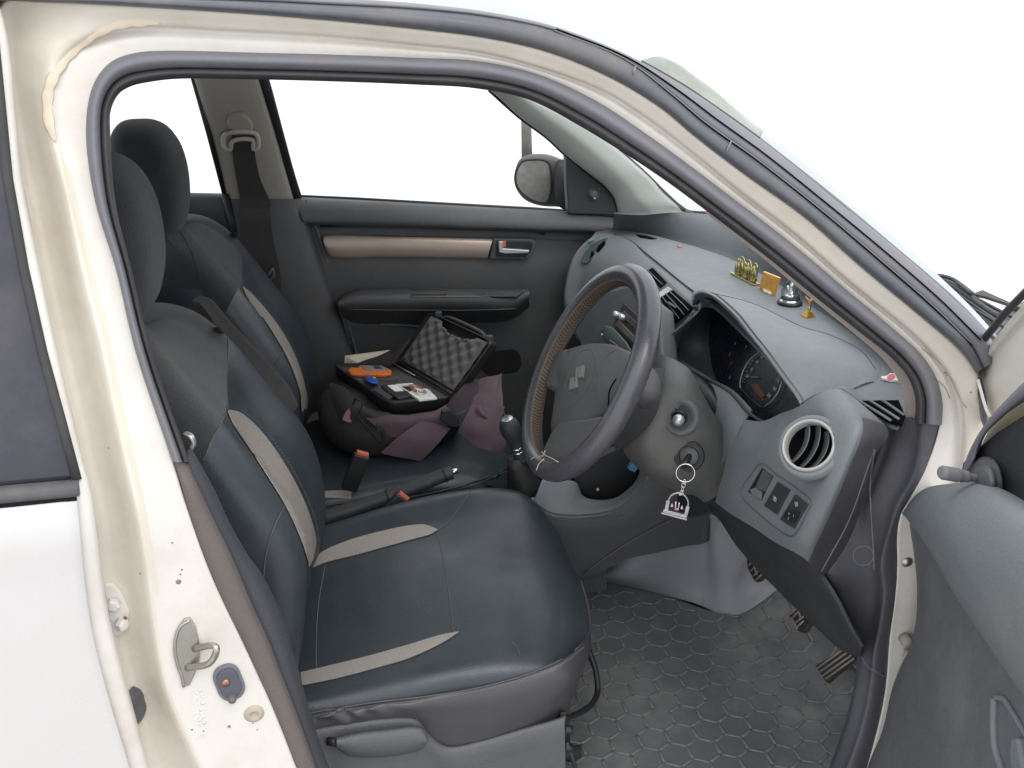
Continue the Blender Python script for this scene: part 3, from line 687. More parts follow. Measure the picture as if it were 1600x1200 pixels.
# exterior mirror
dm = empty('door_mirror', yy(845, 280, .9), car)
def mring(s, y, dx=0):      # outline of the housing, rounded box shape
    pts = [(806,262),(812,249),(826,242),(846,240),(866,244),(881,252),(888,262),(889,300),(887,322),(868,323),(842,321),(820,312),(807,296),(803,280)]
    cx_, cy_ = 847, 281
    return crom([yy(cx_+(u-cx_)*s+dx, cy_+(v-cy_)*s, y) for u, v in pts], 3, True)
m = MB(); m.loft([mring(.80, .845), mring(.93, .850), mring(1.0, .865), mring(1.0, .90), mring(.94, .95), mring(.75, .985), mring(.4, 1.0)]); m.build('mirror_housing', M['plastic'], dm)
gl = [(808,264),(816,252),(832,249),(850,250),(858,256),(861,275),(860,300),(854,316),(840,316),(820,306),(808,292),(805,277)]
m = MB(); m.prism(crom([yy(u, v, .842) for u, v in gl], 4, True), (0, .004, 0)); m.build('mirror_glass', M['mirror'], dm, smooth=False)
m = MB(); m.tube(crom([yy(u, v, .842) for u, v in gl], 4, True), .0035, 8, closed=True); m.build('glass_rim', M['dark'], dm)
m = MB(); m.loft([crom([yy(u, v, y) for u, v in [(872,250),(893,256),(894,326),(872,322)]], 3, True) for y in (.86, .78, .70)]); m.build('mirror_arm', M['dark'], dm)
# --- steel post standing outside beyond the mirror
post = MB().tube([yy(824, 262, 2.2), yy(823, 225, 2.2), yy(822, 187, 2.2)], [.025, .022, .021], 12)
po = post.build('post', mat('weathered_post', (.12, .11, .10), .8, var=.5, vscale=25), None)
tag(po, 'dark weathered post outside behind the passenger side mirror', 'post')
# ================================================================== front seats (driver's is built, passenger's copied)
seat = empty('front_seat', (.2, -.34, .30), car, label='driver seat in dark leather with beige piping')
YC = -.34
# backrest
zl = [.44,.52,.60,.70,.80,.90,1.0,1.045,1.08,1.10]
xf = [-.055,-.020,.000,.003,-.020,-.082,-.142,-.178,-.215,-.26]
hw = [.232,.238,.240,.240,.238,.232,.222,.208,.165,.07]
th = [.14,.14,.145,.145,.14,.13,.12,.105,.07,.02]
rings = []
for z, x, h, t in zip(zl, xf, hw, th):
    r = min(.045, h*.3); rec = .030 if z < 1.0 else .012
    sec = [(x-.010, h-.020), (x-.035, h), (x-t*.7, h-.004), (x-t-.03, h-.045), (x-t-.045, 0), (x-t-.03, -h+.045), (x-t*.7, -h+.004), (x-.035, -h), (x-.010, -h+.020), (x-.002, -h+.055), (x-.012, -h+.095), (x-rec, -h*.38), (x-rec-.004, 0), (x-rec, h*.38), (x-.012, h-.095), (x-.002, h-.055)]
    nb = .050*min(1, max(0, (.86-z)/.2))
    rings.append([Vector((a-nb*min(1, max(0, (-b-.02)/.14)), YC+b, z)) for a, b in sec])
rings = [crom(r, 3, True) for r in rings]
cols = [crom([rings[i][j] for i in range(len(rings))], 4) for j in range(len(rings[0]))]
rings = [[cols[j][i] for j in range(len(cols))] for i in range(len(cols[0]))]
back_mb = MB().loft(rings)
seatback = back_mb.build('backrest', M['leather'], seat); seatback.data.materials.append(M['fabric'])
for pg in seatback.data.polygons:
    if pg.center.z > 1.012: pg.material_index = 1
bvB = back_mb.bvh()
# cushion
fs = [0,.2,.4,.6,.78,.9,.97,1.0]
zc = [.505,.535,.562,.572,.566,.545,.512,.478]
zf = [.545,.572,.598,.615,.618,.600,.560,.500]
zn = [.505,.522,.538,.548,.548,.535,.505,.468]
def Fy(y):
    t = (y+.34)/.25
    return .487-.012*t*t-.04*max(0, abs(t)-.7)**1.2*2.2-.0525*max(0, (-.34-y)/.25)-(.035 if y < -.5 else 0)*max(0, (-y-.5)/.09)
cols_ = []   # (y, weight function for z)
def ztop(k, y):
    if y > -.34: t = (y+.34)/.22; return zc[k]+(zf[k]-zc[k])*min(1, max(0, t-.25)/.75)**1.3
    t = (-.34-y)/.2; return zc[k]+(zn[k]-zc[k])*min(1, t)**1.2
rows = []
for k, f in enumerate(fs):
    row = []
    for (y, dz, dx) in [(-.095, -.19, -.02), (-.082, -.10, 0), (-.084, -.035, 0), (-.098, -.006, 0), (-.125, 0, 0), (-.165, -.006, 0), (-.20, -.004, 0), (-.25, 0, 0), (-.34, 0, 0), (-.43, 0, 0), (-.49, 0, 0), (-.54, .001, 0), (-.575, -.010, 0), (-.592, -.032, 0)]:
        x = -.10+(Fy(y)+.10)*f; row.append(Vector((x+dx, y, ztop(k, y)+dz)))
    F = -.10+(Fy(-.59)+.10)*f
    zp = [.497,.503,.512,.518,.518,.515,.506,.490][k]
    row[-1] = Vector((F, -.596, zp)); row[-2] = Vector((F+.001, -.582, max(zp+.018, ztop(k, -.575)-.010)))
    zb = [.436,.440,.440,.436,.415,.40,.385,.375][k]
    row += [Vector((F-.004, -.590, zp-.02)), Vector((F-.01, -.575, zp-.06))]
    rows.append(row)
last = rows[-1]
for (dz, dx, ddz) in [(.018, -.018, .006), (.040, -.060, .02), (.070, -.125, .04)]:
    rows.append([Vector((p.x+dx*(1 if i < 10 else 1+(i-9)*.9), p.y*(1-abs(dx)*.5)+YC*abs(dx)*.5+(.012*(i-9) if i > 9 else 0), max(p.z-dz, .36-ddz*.3))) for i, p in enumerate(last)])
Gc = smooth_grid(rows, 5, 4)
cush_mb = MB().sheet(Gc, .012); cushion = cush_mb.build('cushion', M['leather'], seat)
cushion.data.materials.append(M['leatherb']); _m = len(Gc[0])-1
for k_, pg in enumerate(cushion.data.polygons):
    if k_ < 2*_m*(len(Gc)-1) and ((k_//2) % _m >= 13*4+2 or (k_//2)//_m >= 5*7+3): pg.material_index = 1
bvQ = MB().grid(Gc).bvh()
# brown-grey side valance: from the piping down over the plastic side base, wrapping round the front corner
VT = [(455,1121),(500,1112),(540,1105),(570,1101),(600,1096),(660,1089),(720,1080),(780,1067),(840,1049),(884,1029),(909,1008),(920,988),(919,960)]
VM = [(462,1145),(505,1132),(543,1124),(573,1120),(604,1116),(665,1118),(725,1122),(785,1112),(846,1095),(892,1066),(913,1036),(922,1008),(921,975)]
VB = [(470,1185),(512,1172),(548,1168),(576,1168),(608,1168),(670,1178),(727,1190),(782,1175),(838,1150),(878,1118),(900,1075),(912,1035),(916,1000)]
yt = [-.596]*8+[-.592,-.578,-.535,-.46,-.38]; ym = [-.606]*8+[-.604,-.590,-.548,-.47,-.385]; yb_ = [-.598]*8+[-.592,-.572,-.525,-.45,-.37]
rows = []
for i, (a, b, c) in enumerate(zip(VT, VM, VB)):
    rows.append([yy(a[0], a[1]-1, yt[i]+.008), yy(*a, yt[i]), yy(*lerp2(a, b, .35), yt[i]*.4+ym[i]*.6-.003), yy(*b, ym[i]), yy(*lerp2(b, c, .5), ym[i]*.5+yb_[i]*.5-.001), yy(*c, yb_[i])])
Gv = smooth_grid(rows, 8, 6)
for i_, r in enumerate(Gv):
    for j_, p in enumerate(r):
        q = CAM+(p-CAM); s_ = i_/(len(Gv)-1); t_ = j_/(len(r)-1)
        w_ = max(0, 1-s_*2.2)*min(1, t_*5)*(1-t_)*3
        r[j_] = p+Vector((0, -1, 0))*(.0026*w_*math.sin(38*s_+9*t_-5)+.0022*w_*math.sin(70*s_-14*t_)+.0012*min(1, t_*4)*math.sin(17*s_+6*t_))
MB().sheet(Gv, .003).build('side_valance', M['leatherb'], seat)
# seams, flashes and piping
both = MB(); both.grid(Gc); both.loft(rings); bvBoth = both.bvh()
both.grid(Gv); bvQ = (lambda b: b.bvh())(MB().grid(Gc).grid(Gv))
# beige flashes on cushion and backrest
m = MB(); cast_strip(m, bvQ, [(486,884),(500,866),(545,845),(600,830),(640,822),(664,821),(684,828)], [(484,890),(508,880),(556,868),(610,853),(650,842),(672,836),(684,829)], .0024, 10, 6); m.build('cushion_flash', M['beige'], seat)
m = MB(); cast_strip(m, bvQ, [(470,1052),(520,1040),(580,1025),(640,1008),(690,993),(717,988)], [(473,1072),(530,1060),(590,1044),(640,1029),(690,1006),(717,989)], .0024, 10, 6); m.build('cushion_flash', M['beige'], seat)
m = MB(); cast_strip(m, bvB, [(355,641),(372,645),(400,668),(436,715),(468,772),(486,818),(492,846),(487,872)], [(354,643),(362,662),(386,698),(416,744),(444,790),(466,836),(477,868),(481,886)], .0030, 10, 8); m.build('backrest_flash', M['beige'], seat)
# seams
seamm = mat('seam_leather', (.075, .08, .088), .45)
for L_, off in [([(683,830),(690,860),(700,920),(706,965),(708,988)], .0003), ([(684,828),(700,818),(715,798),(728,778),(742,756)], .0004), ([(508,882),(498,940),(494,1000),(494,1050)], .0003),
                ([(800,1003),(808,1012),(812,1024)], .0002)]:
    P = cast_line(bvQ, L_, off)
    if len(P) > 2: MB().tube(P, .0012, 6).build('seat_seam', seamm, seat)
for L_ in [[(345,475),(352,500),(356,540),(353,600),(355,640)], [(444,790),(425,830),(415,870),(412,905)], [(355,642),(330,690),(318,720)], [(235,465),(250,455),(268,452)]]:
    P = cast_line(bvB, L_, .0010)
    if len(P) > 2: MB().tube(P, .0012, 6).build('seat_seam', seamm, seat)
m = MB(); cast_strip(m, bvB, [(326,508),(340,511),(350,522),(355,545),(354,600),(354,636),(332,688),(312,735)], [(204,508),(208,511),(215,522),(222,535),(234,565),(246,600),(256,640),(268,688),(285,738)], .0008, 10, 16, .0006); m.build('mesh_panel', M['fabric'], seat)
# piping along the near and front cushion edges (doubled line of stitching)
m = MB(); P = cast_line(bvQ, [(478,1117),(540,1104),(600,1095),(660,1088),(720,1079),(780,1066),(840,1048),(884,1028),(910,1006),(920,985),(918,950),(908,912),(893,872),(880,842)], .0012, 8)
if len(P) > 2: m.tube(resample(P, 160), .0020, 8)
m.build('edge_piping', M['leatherb'], seat)
def stitches(bv, L_, off, gap=2, r=.0006, n=200):
    P = cast_line(bv, L_, off, 10); mm = MB()
    if len(P) < 3: return mm
    P = resample(P, n)
    for i in range(0, n-1, gap): mm.tube([P[i], P[i+1]], r, 5)
    return mm
stitches(bvQ, [(478,1122),(540,1110),(600,1101),(660,1094),(720,1085),(780,1072),(840,1054),(884,1034),(912,1011)], .0010, 2, .0006, 240).build('stitching', M['stitch'], seat)
mm = stitches(bvB, [(376,641),(402,660),(440,707),(474,765),(493,815),(499,850)], .0006, 2, .0005, 120)
mm.build('stitching', M['stitch'], seat)
# headrest
def headrest(dz, name='headrest', par=seat):
    rg = []
    for (z, w_, d0, d1) in [(1.125,.055,-.255,-.33), (1.14,.095,-.232,-.335), (1.175,.115,-.218,-.345), (1.225,.122,-.212,-.352), (1.275,.122,-.214,-.358), (1.315,.113,-.224,-.358), (1.345,.090,-.243,-.350), (1.360,.055,-.265,-.335), (1.364,.02,-.285,-.315)]:
        ring = []
        for k in range(24):
            t = 2*math.pi*k/24; c, s = math.cos(t), math.sin(t)
            a = math.copysign(abs(c)**.75, c); b = math.copysign(abs(s)**.75, s)
            ring.append(Vector(((d0+d1)/2+a*(d0-d1)/2, YC+b*w_, z+dz)))
        rg.append(ring)
    cc = [crom([rg[i][j] for i in range(len(rg))], 4) for j in range(24)]
    rg = [[cc[j][i] for j in range(24)] for i in range(len(cc[0]))]
    mb = MB().loft(rg); return mb.build(name, M['fabric'], par), mb, rg
hr, hr_mb, _ = headrest(0)
bvH = hr_mb.bvh(); m = MB()
for yo in (-.045, .045):
    m2 = MB(); m2.tube([Vector((-.285, YC+yo, 1.06)), Vector((-.287, YC+yo, 1.16))], .006, 10); m2.build('headrest_post', M['chrome'], seat)
# folded belt strap hanging down the far side of the driver's backrest / fabric shoulder cover
rows = []
for (a, b) in [((300,470),(312,462)), ((312,474),(328,467)), ((344,519),(359,503)), ((375,564),(392,538)), ((406,596),(424,573)), ((437,630),(452,606)), ((452,650),(466,634))]:
    rows.append([yy(*a, -.128), yy(*lerp2(a, b, .5), -.112), yy(*b, -.100), yy(b[0], b[1]+2, -.07)])
shoulder = MB().sheet(smooth_grid(rows, 4, 3), .012).build('side_cover', mat('brown_grey_cloth', (.04, .037, .036), .8, bump=.6, bscale=500, var=.15), seat)
# seat side base, height lever and slide bar
tp = [(470,1140),(499,1137),(560,1127),(620,1121),(652,1124),(668,1144),(699,1166),(748,1158),(810,1140),(874,1122),(882,1118)]
bt = [(480,1290),(510,1290),(560,1290),(620,1290),(652,1290),(668,1290),(699,1290),(748,1290),(810,1290),(876,1290),(884,1290)]
rows = [[yy(*a, -.585), yy(a[0], a[1]+1, -.606), yy(a[0], a[1]+10, -.612), yy(a[0]+1, a[1]+50, -.610), yy(*b, -.62)] for a, b in zip(tp, bt)]
bs_mb = MB().sheet(smooth_grid(rows, 4, 3), .006); sb = bs_mb.build('side_base', M['plastic'], seat)
m = MB(); m.prism([yy(884, 1112, -.59), yy(884, 1290, -.60), yy(884, 1290, -.42), yy(884, 1112, -.42)], (-.01, 0, 0)); m.build('base_end', M['dark'], seat, smooth=False)
m = MB()
top_ = [(526,1152),(560,1144),(610,1138),(645,1134),(660,1137),(668,1148),(666,1160)]; bot_ = [(526,1170),(548,1182),(600,1183),(640,1177),(655,1172),(664,1166),(667,1160)]
rows = [[yy(*a, -.612), yy(*lerp2(a, b, .08), -.632), yy(*lerp2(a, b, .45), -.640), yy(*lerp2(a, b, .9), -.634), yy(*b, -.612)] for a, b in zip(top_, bot_)]
m.sheet(smooth_grid(rows, 4, 3), .006); m.build('height_lever', M['plastic'], seat)
m = MB(); m.tube([yy(512,1158,-.615), yy(528,1160,-.622)], .007, 10); m.build('lever_pivot', M['black'], seat)
for v in (1140, 1168): 
    m = MB(); m.lathe([(.0001, .012), (.006, .012), (.008, .004), (.008, 0)], yy(885, v, -.60), (1, -.3, 0), 12); m.build('rail_bolt', M['black'], seat)
m = MB(); m.tube(crom([yy(918,1010,-.42), yy(930,1045,-.44), yy(934,1078,-.46), yy(925,1100,-.50), yy(903,1115,-.53), yy(880,1122,-.56)], 6), .0055, 10); m.build('slide_bar', M['black'], seat)
m = MB(); m.tube([yy(885,1160,-.60), yy(893,1180,-.60), yy(905,1220,-.60)], .004, 8); m.box((.15, -.34, .36), (.5, .42, .10)); m.build('seat_frame', M['dark'], seat)
for y_ in (-.55, -.13): MB().tube([Vector((-.2, y_, .30)), Vector((.42, y_, .30))], .012, 8).build('seat_rail', M['dark'], seat)
# ---- copy to the passenger side
seat2 = seat.copy(); COL.objects.link(seat2); seat2.location = seat.location+Vector((0, .68, 0)); seat2['label'] = 'passenger seat in dark leather under the bag and tool case'
DY = Vector((0, .68, 0))
skip = ('side_valance', 'side_base', 'base_end', 'height_lever', 'lever_pivot', 'rail_bolt', 'slide_bar', 'side_cover')
for ch in [c for c in D.objects if c.parent == seat]:
    if ch.name.split('.')[0] in skip or ch.name == 'cushion_flash.001': continue
    mpi = ch.matrix_parent_inverse.copy(); c = ch.copy(); COL.objects.link(c); c.parent = seat2; c.matrix_parent_inverse = mpi
    if ch.name.split('.')[0].startswith('headrest'): c.location = c.location+Vector((-.02, 0, -.045))
bvQ2 = MB().grid([[p+DY for p in r] for r in Gc]).bvh()
# passenger-side inner side of the cushion has a pale band and buckle
m = MB(); cast_strip(m, bvQ2, [(508,768),(530,767),(549,768)], [(508,778),(530,778),(549,779)], .0016, 4, 2); m.build('near_flash', M['beige'], seat2)
m = MB(); cast_strip(m, bvQ2, [(508,795),(535,794),(560,797),(584,804)], [(508,809),(535,810),(555,814),(570,813)], .0016, 4, 2); m.build('near_flash', M['beige'], seat2)
# buckles
def buckle(top, base, tongue, name_parent, y0, y1, w_=.022):
    b = empty('belt_buckle', yy(*top, y0), name_parent)
    p0, p1 = yy(*top, y0), yy(*base, y1); ax = (p0-p1).normalized()
    side = Vector((1, 0, .3)); side = (side-ax*side.dot(ax)).normalized(); nn = ax.cross(side)
    R = Matrix((side, nn, ax)).transposed()
    L_ = (p0-p1).length
    m = MB(); m.box((p0+p1)/2, (w_*1.5, w_*.8, L_), R); m.build('buckle_body', M['black'], b, smooth=False, bevel=.004)
    m = MB(); m.box(p0+ax*.002, (w_*1.1, w_*.5, .008), R); m.build('release_button', mat('buckle_red', (.55, .12, .085), .45), b, smooth=False, bevel=.001)
buckle((566,710), (545,765), None, car, .075, .075, .024)
buckle((630,776), (610,800), None, car, -.065, -.070, .022)
# ================================================================== dashboard
dash = empty('dashboard', (.85, 0, .6), car)
# --- top pad between the front seam and the windscreen cowl
pe = [(935,362),(957,362),(1000,366),(1050,377),(1100,391),(1145,407),(1210,440),(1270,480),(1305,502),(1337,525),(1370,550),(1400,583),(1430,640)]
fe = [(920,378),(950,367),(985,378),(1010,398),(1035,417),(1058,436),(1085,457),(1120,482),(1160,520),(1200,560),(1250,610),(1330,640),(1402,668)]
zt_ = [.955,.96,.965,.97,.97,.97,.97,.97,.972,.974,.976,.98,.98]
rows = []
for i, (a, b, z) in enumerate(zip(pe, fe, zt_)):
    A = zz(*a, z-.004); B = zz(*b, z)
    rows.append([A+Vector((.012, 0, -.02)), A, A.lerp(B, .06)+Vector((0, 0, .006)), A.lerp(B, .5)+Vector((0, 0, .006)), A.lerp(B, .9)+Vector((0, 0, .003)), B])
Gt = smooth_grid(rows, 5, 3)
tp_mb = MB().sheet(Gt, .006, toward=(0, 0, 1)); tp_mb.build('top_pad', M['dash'], dash); bvT = MB().grid(Gt).bvh()
# --- cowl strip under the windscreen
co = [(960,334),(1000,336),(1055,332),(1107,335),(1160,350),(1230,400),(1290,440),(1350,490),(1410,545),(1450,590)]
ci = [(957,363),(990,364),(1050,377),(1100,391),(1150,408),(1215,441),(1272,481),(1320,512),(1372,552),(1403,588)]
yo_ = [.64,.63,.61,.50,.36,.1,-.1,-.3,-.5,-.62]
rows = []
for (a, b, y) in zip(co, ci, yo_):
    B = zz(*b, .955); A = zz(a[0], a[1], 1.04) if False else Vector((B.x+.16, B.y+.02, .0))
    Bz = B.copy(); z1 = 1.03
    A = zz(*a, z1)
    if A.x > B.x+.40: A = B+Vector((.40, .02, .075))
    rows.append([B+Vector((-.02, 0, -.012)), B+Vector((.0, 0, .0)), B.lerp(A, .25)+Vector((0, 0, .012)), B.lerp(A, .65)+Vector((0, 0, .014)), A])
MB().sheet(smooth_grid(rows, 5, 3), .004, toward=(0, 0, 1)).build('cowl_pad', M['dashl'], dash)
# filler between cowl and door at the far side
rows = [[yy(959,334,.655), yy(959,350,.645), yy(960,365,.645), yy(955,380,.65)], [yy(1000,336,.66), yy(985,350,.66), yy(985,366,.655), yy(990,380,.66)], [yy(1075,330,.67), yy(1060,350,.67), yy(1060,372,.66), yy(1060,384,.66)]]
MB().sheet(smooth_grid(rows, 3, 3), .004).build('cowl_side', M['dashl'], dash)
m = MB(); m.tube([yy(958.5,333,.638), yy(958.5,349,.634), yy(958.5,363,.634)], .0028, 8); m.build('shut_gap', M['black'], dash)
# --- fascia: passenger side roll, from the seam down past the glove box
prof = []
seam = [((938,366),.60),((957,366),.57),((985,377),.47),((1010,397),.36),((1035,417),.24),((1058,436),.12),((1085,457),.0),((1105,472),-.08)]
rows = []
for (p, y) in seam:
    S = zz(*p, .968)
    k = (.62-S.y)
    rows.append([S+Vector((.03, 0, -.012)), S, S+Vector((-.03, 0, -.012)), S+Vector((-.065, 0, -.050)), S+Vector((-.085, 0, -.11)), S+Vector((-.090, 0, -.18)), S+Vector((-.07, 0, -.25)), S+Vector((-.03, 0, -.31)), S+Vector((.06, 0, -.36))])
_l = rows[-1]; rows[-1] = [p+Vector((max(0, j-2)*.022, 0, 0)) for j, p in enumerate(_l)]
first = [p+Vector((.02, .05, -.03)) for p in rows[0]]; first2 = [p+Vector((.10, .06, -.07)) for p in rows[0]]
Gf = smooth_grid([first2, first]+rows, 5, 4)
MB().sheet(Gf, .004).build('fascia', M['dash'], dash); bvFa = MB().grid(Gf).bvh()
m = MB(); P = cast_line(bvT, [(960,366),(985,376.5),(1010,396.5),(1035,416.5),(1058,435.5),(1084,456)], .0006); m.tube(P, .0016, 6); m.build('pad_seam', M['black'], dash)
# passenger defroster slot and far side vent
m = MB(); cast_plate(m, bvT, [(993,366),(1010,368),(1027,373),(1018,374),(1000,371)], .001, .002); m.build('defroster_slot', M['void'], dash, smooth=False)
va = empty('side_vent', cast(bvFa, 928, 392)[0] or Vector((.8, .55, .9)), dash)
m = MB(); cast_plate(m, bvFa, [(908,410),(912,396),(924,382),(938,374),(949,371),(948,380),(940,392),(928,403),(915,412)], .003); m.build('vent_bezel', M['green'], dash, smooth=False, bevel=.002)
m = MB(); cast_plate(m, bvFa, [(916,406),(920,396),(924,390),(928,396),(922,404)], .004); cast_plate(m, bvFa, [(931,392),(935,384),(944,376),(945,380),(940,388),(934,393)], .004); m.build('vent_opening', M['void'], dash, smooth=False)
# --- centre vents (two mouths side by side) with slats
def quad(a, b, c, d): return [a, b, c, d]
m = MB(); cast_strip(m, bvFa, [(1006,427),(1020,446),(1032,468),(1042,488),(1057,510)], [(1021,417),(1038,434),(1056,451),(1072,466),(1091,482)], .0018, 8, 8); m.build('vent_surround', M['plastic'], dash, smooth=False, bevel=.002)
m = MB(); cast_strip(m, bvFa, [(1010,427),(1021,439),(1033,452)], [(1020,420),(1031,431),(1043,443)], .0035, 6, 5); m.build('vent_mouth', M['void'], dash, smooth=False)
m = MB(); cast_strip(m, bvFa, [(1033,466),(1040,480),(1049,495),(1057,506)], [(1053,455),(1063,464),(1075,474),(1087,484)], .0035, 6, 7); m.build('vent_mouth', M['void'], dash, smooth=False)
m = MB(); cast_plate(m, bvFa, [(1028,458),(1043,447),(1050,452),(1030,466)], .005); m.build('vent_divider', M['satin'], dash, smooth=False, bevel=.001)
for a, b in [((1013,424),(1037,447)), ((1048,458),(1079,487)), ((1042,461),(1072,493)), ((1036,465),(1064,499))]:
    P = cast_line(bvFa, [a, lerp2(a, b, .5), b], .0050, 4)
    if len(P) > 2: m = MB(); m.tube(P, .0010, 6); m.build('vent_slat', M['dashl'], dash)
P = [cast(bvFa, 1047, 476, .007)[0], cast(bvFa, 1060, 484, .008)[0]]
if all(P): m = MB(); m.tube(P, .004, 8, flat=.6); m.build('vent_tab', M['green'], dash)
# --- centre stack: radio and heater controls
p0 = xx(985, 500, .685); nst = Vector((-.93, 0, .36)).normalized()
def cs(u, v, h=0): return pl(u, v, p0+nst*h, nst)
m = MB(); m.prism([cs(u, v) for u, v in [(945,455),(985,445),(1028,480),(1034,560),(1010,600),(960,600),(905,560),(908,500)]], -nst*.04); m.build('centre_stack', M['stack'], dash, smooth=False, bevel=.006)
rd_ = empty('radio', cs(985, 500), dash)
m = MB(); m.prism([cs(u, v, .004) for u, v in [(974,472),(1012,507),(1012,540),(985,545),(958,507)]], -nst*.006); m.build('radio_face', M['black'], rd_, smooth=False, bevel=.002)
m = MB(); m.prism([cs(u, v, .007) for u, v in [(974,485),(1004,513),(1000,521),(968,492)]], -nst*.004); m.build('radio_display', M['dark'], rd_, smooth=False, bevel=.001)
m = MB(); m.prism([cs(u, v, .008) for u, v in [(966,500),(1000,535),(996,541),(960,507)]], -nst*.004); m.build('disc_slot', mat('radio_trim', (.12, .105, .09), .3), rd_, smooth=False, bevel=.001)
for (u, v, r) in [(967,493,.008), (976,497,.0075)]:
    m = MB(); m.lathe([(.0001, .014), (r*.8, .014), (r, .011), (r, 0)], cs(u, v, .004), nst, 20); m.build('radio_knob', M['satin'], rd_)
m = MB(); m.loft([[cs(u, v, h) for u, v in [(938,515),(946,508),(958,512),(978,533),(990,552),(982,560),(962,548),(944,530)]] for h in (.004, .020, .024)]); m.build('heater_panel', M['green'], dash, bevel=.003)
m = MB()
for k in range(6): m.box(cs(954+k*2.2, 532+k*1.7, .025), (.0012, .0030, .0012))
m.build('heater_symbols', M['white_ink'], dash, smooth=False)
c = cs(941, 523, .024); m = MB(); m.lathe([(.0001, .003), (.002, .003), (.0028, 0)], c, nst, 10); m.build('heater_led', M['white_ink'], dash)
# dark lower stack, cubby and console face
m = MB(); m.prism([xx(u, v, .745) for u, v in [(905,545),(1000,600),(1060,640),(1110,800),(1060,810),(870,780),(830,640),(820,560)]], (.05, 0, 0)); m.build('lower_stack', M['dark'], dash, smooth=False)
# --- binnacle: hood skin from its lip back to the pad
lip = [(1087,480),(1083,468),(1093,458),(1112,462),(1135,480),(1152,497),(1172,523),(1195,552),(1222,590),(1245,622),(1250,632)]
lipx = [.80,.79,.775,.765,.757,.752,.748,.744,.740,.738,.738]
back = [(1090,470),(1090,458),(1103,456),(1130,465),(1175,476),(1215,492),(1256,513),(1300,526),(1350,551),(1372,578),(1362,598)]
bz = [.975,.976,.977,.978,.979,.98,.98,.98,.982,.984,.984]
rows = []
for i, ((a, xa), b, z) in enumerate(zip(zip(lip, lipx), back, bz)):
    A = xx(*a, xa); B = zz(*b, z); h = .0
    C = A.lerp(B, .35); Cb = A.lerp(B, .7)
    rows.append([A+Vector((.012, 0, -.010)), A, A+(B-A)*.06+Vector((0, 0, .004)), C+Vector((0, 0, .014*math.sin(i/10*math.pi))), Cb+Vector((0, 0, .012*math.sin(i/10*math.pi))), B+Vector((0, 0, .002)), B+Vector((.03, 0, -.01))])
Gh = smooth_grid(rows, 6, 4)
MB().sheet(Gh, .008, toward=(-.3, 0, 1)).build('binnacle_hood', M['dash'], dash); bvHd = MB().grid(Gh).bvh()
# inside of the binnacle: side walls + floor as a dark tub, cluster face at its back
NF = Vector((-.90, -.0, .42)).normalized(); cp0 = xx(1180, 595, .815)
def cf(u, v, h=0): return pl(u, v, cp0+NF*h, NF)
cl = empty('instrument_cluster', cf(1180, 595), dash)
m = MB(); m.prism([cf(u, v) for u, v in [(1100,480),(1140,485),(1180,520),(1260,620),(1255,660),(1200,672),(1150,640),(1108,590),(1098,540)]], -NF*.01); m.build('cluster_face', M['screen'], cl, smooth=False)
# gauges: rings, ticks and numerals
def arc(cu, cv_, a, b, rot, t0, t1, n=24):
    r = math.radians(rot); out = []
    for k in range(n+1):
        t = math.radians(t0+(t1-t0)*k/n); x = a*math.cos(t); y = b*math.sin(t)
        out.append((cu+x*math.cos(r)-y*math.sin(r), cv_+x*math.sin(r)+y*math.cos(r)))
    return out
m = MB(); m.tube(crom([cf(u, v, .006) for u, v in [(1189,548),(1172,562),(1161,580),(1156.5,598),(1157,607)]], 5), .0012, 6); m.build('gauge_ring', M['satin'], cl)
m = MB(); m.tube(crom([cf(u, v, .006) for u, v in [(1222,595),(1216,612),(1206,626),(1194,636)]], 5), .0012, 6); m.build('gauge_ring', M['satin'], cl)
m = MB(); m.tube(crom([cf(u, v, .006) for u, v in [(1157,607),(1165,615),(1178,627),(1190,636)]], 5), .0008, 6); m.build('gauge_ring', M['plastic'], cl)
# plane axes in the cluster so that lettering sits on its face
ax_r = Vector((0, -1, 0)); ax_u = NF.cross(Vector((0, 1, 0))).normalized()
if ax_u.z < 0: ax_u = -ax_u
def text(s, pos, size, m_, par, name, rot=0, h=.001, right=ax_r, up=ax_u, nrm=NF, ext=.0002):
    cu = D.curves.new(name, 'FONT'); cu.body = s; cu.size = size; cu.extrude = ext; cu.align_x = 'CENTER'; cu.align_y = 'CENTER'
    ob = D.objects.new('tmp_text', cu); COL.objects.link(ob)
    dg = bpy.context.evaluated_depsgraph_get(); me = D.meshes.new_from_object(ob.evaluated_get(dg))
    c, s_ = math.cos(math.radians(rot)), math.sin(math.radians(rot)); r2 = right*c+up*s_; u2 = up*c-right*s_
    mb = MB(); mb.add([pos+r2*v.co.x+u2*v.co.y+nrm*(v.co.z+h) for v in me.vertices], [list(p.vertices) for p in me.polygons])
    D.objects.remove(ob); D.curves.remove(cu); D.meshes.remove(me)
    return mb.build(name, m_, par, smooth=False)
for s, u, v in [('80',1191.5,566),('60',1183.5,566),('40',1175,577.5),('20',1168,588),('160',1216,594),('180',1210.5,607.5),('200',1202,618)]:
    if s == '80': u, v = 1191, 558
    text(s, cf(u, v, .001), .0095, M['white_ink'], cl, 'speed_numeral')
for s, u, v in [('4',1149,537),('5',1140.5,554),('6',1141,590),('3',1166,542)]:
    text(s, cf(u, v, .001), .0085, M['white_ink'], cl, 'rev_numeral')
m = MB()
for k in range(16):
    t = k/15; u = 1187-27*t+4*math.sin(t*3.1); 
    P = crom([Vector((1191,551,0)), Vector((1176,562,0)), Vector((1166,578,0)), Vector((1161,596,0))], 8); q = P[int(t*(len(P)-1))]
    a = cf(q.x, q.y, .001); b = cf(q.x+2.4, q.y+1.2, .001); m.tube([a, b], .00045, 4)
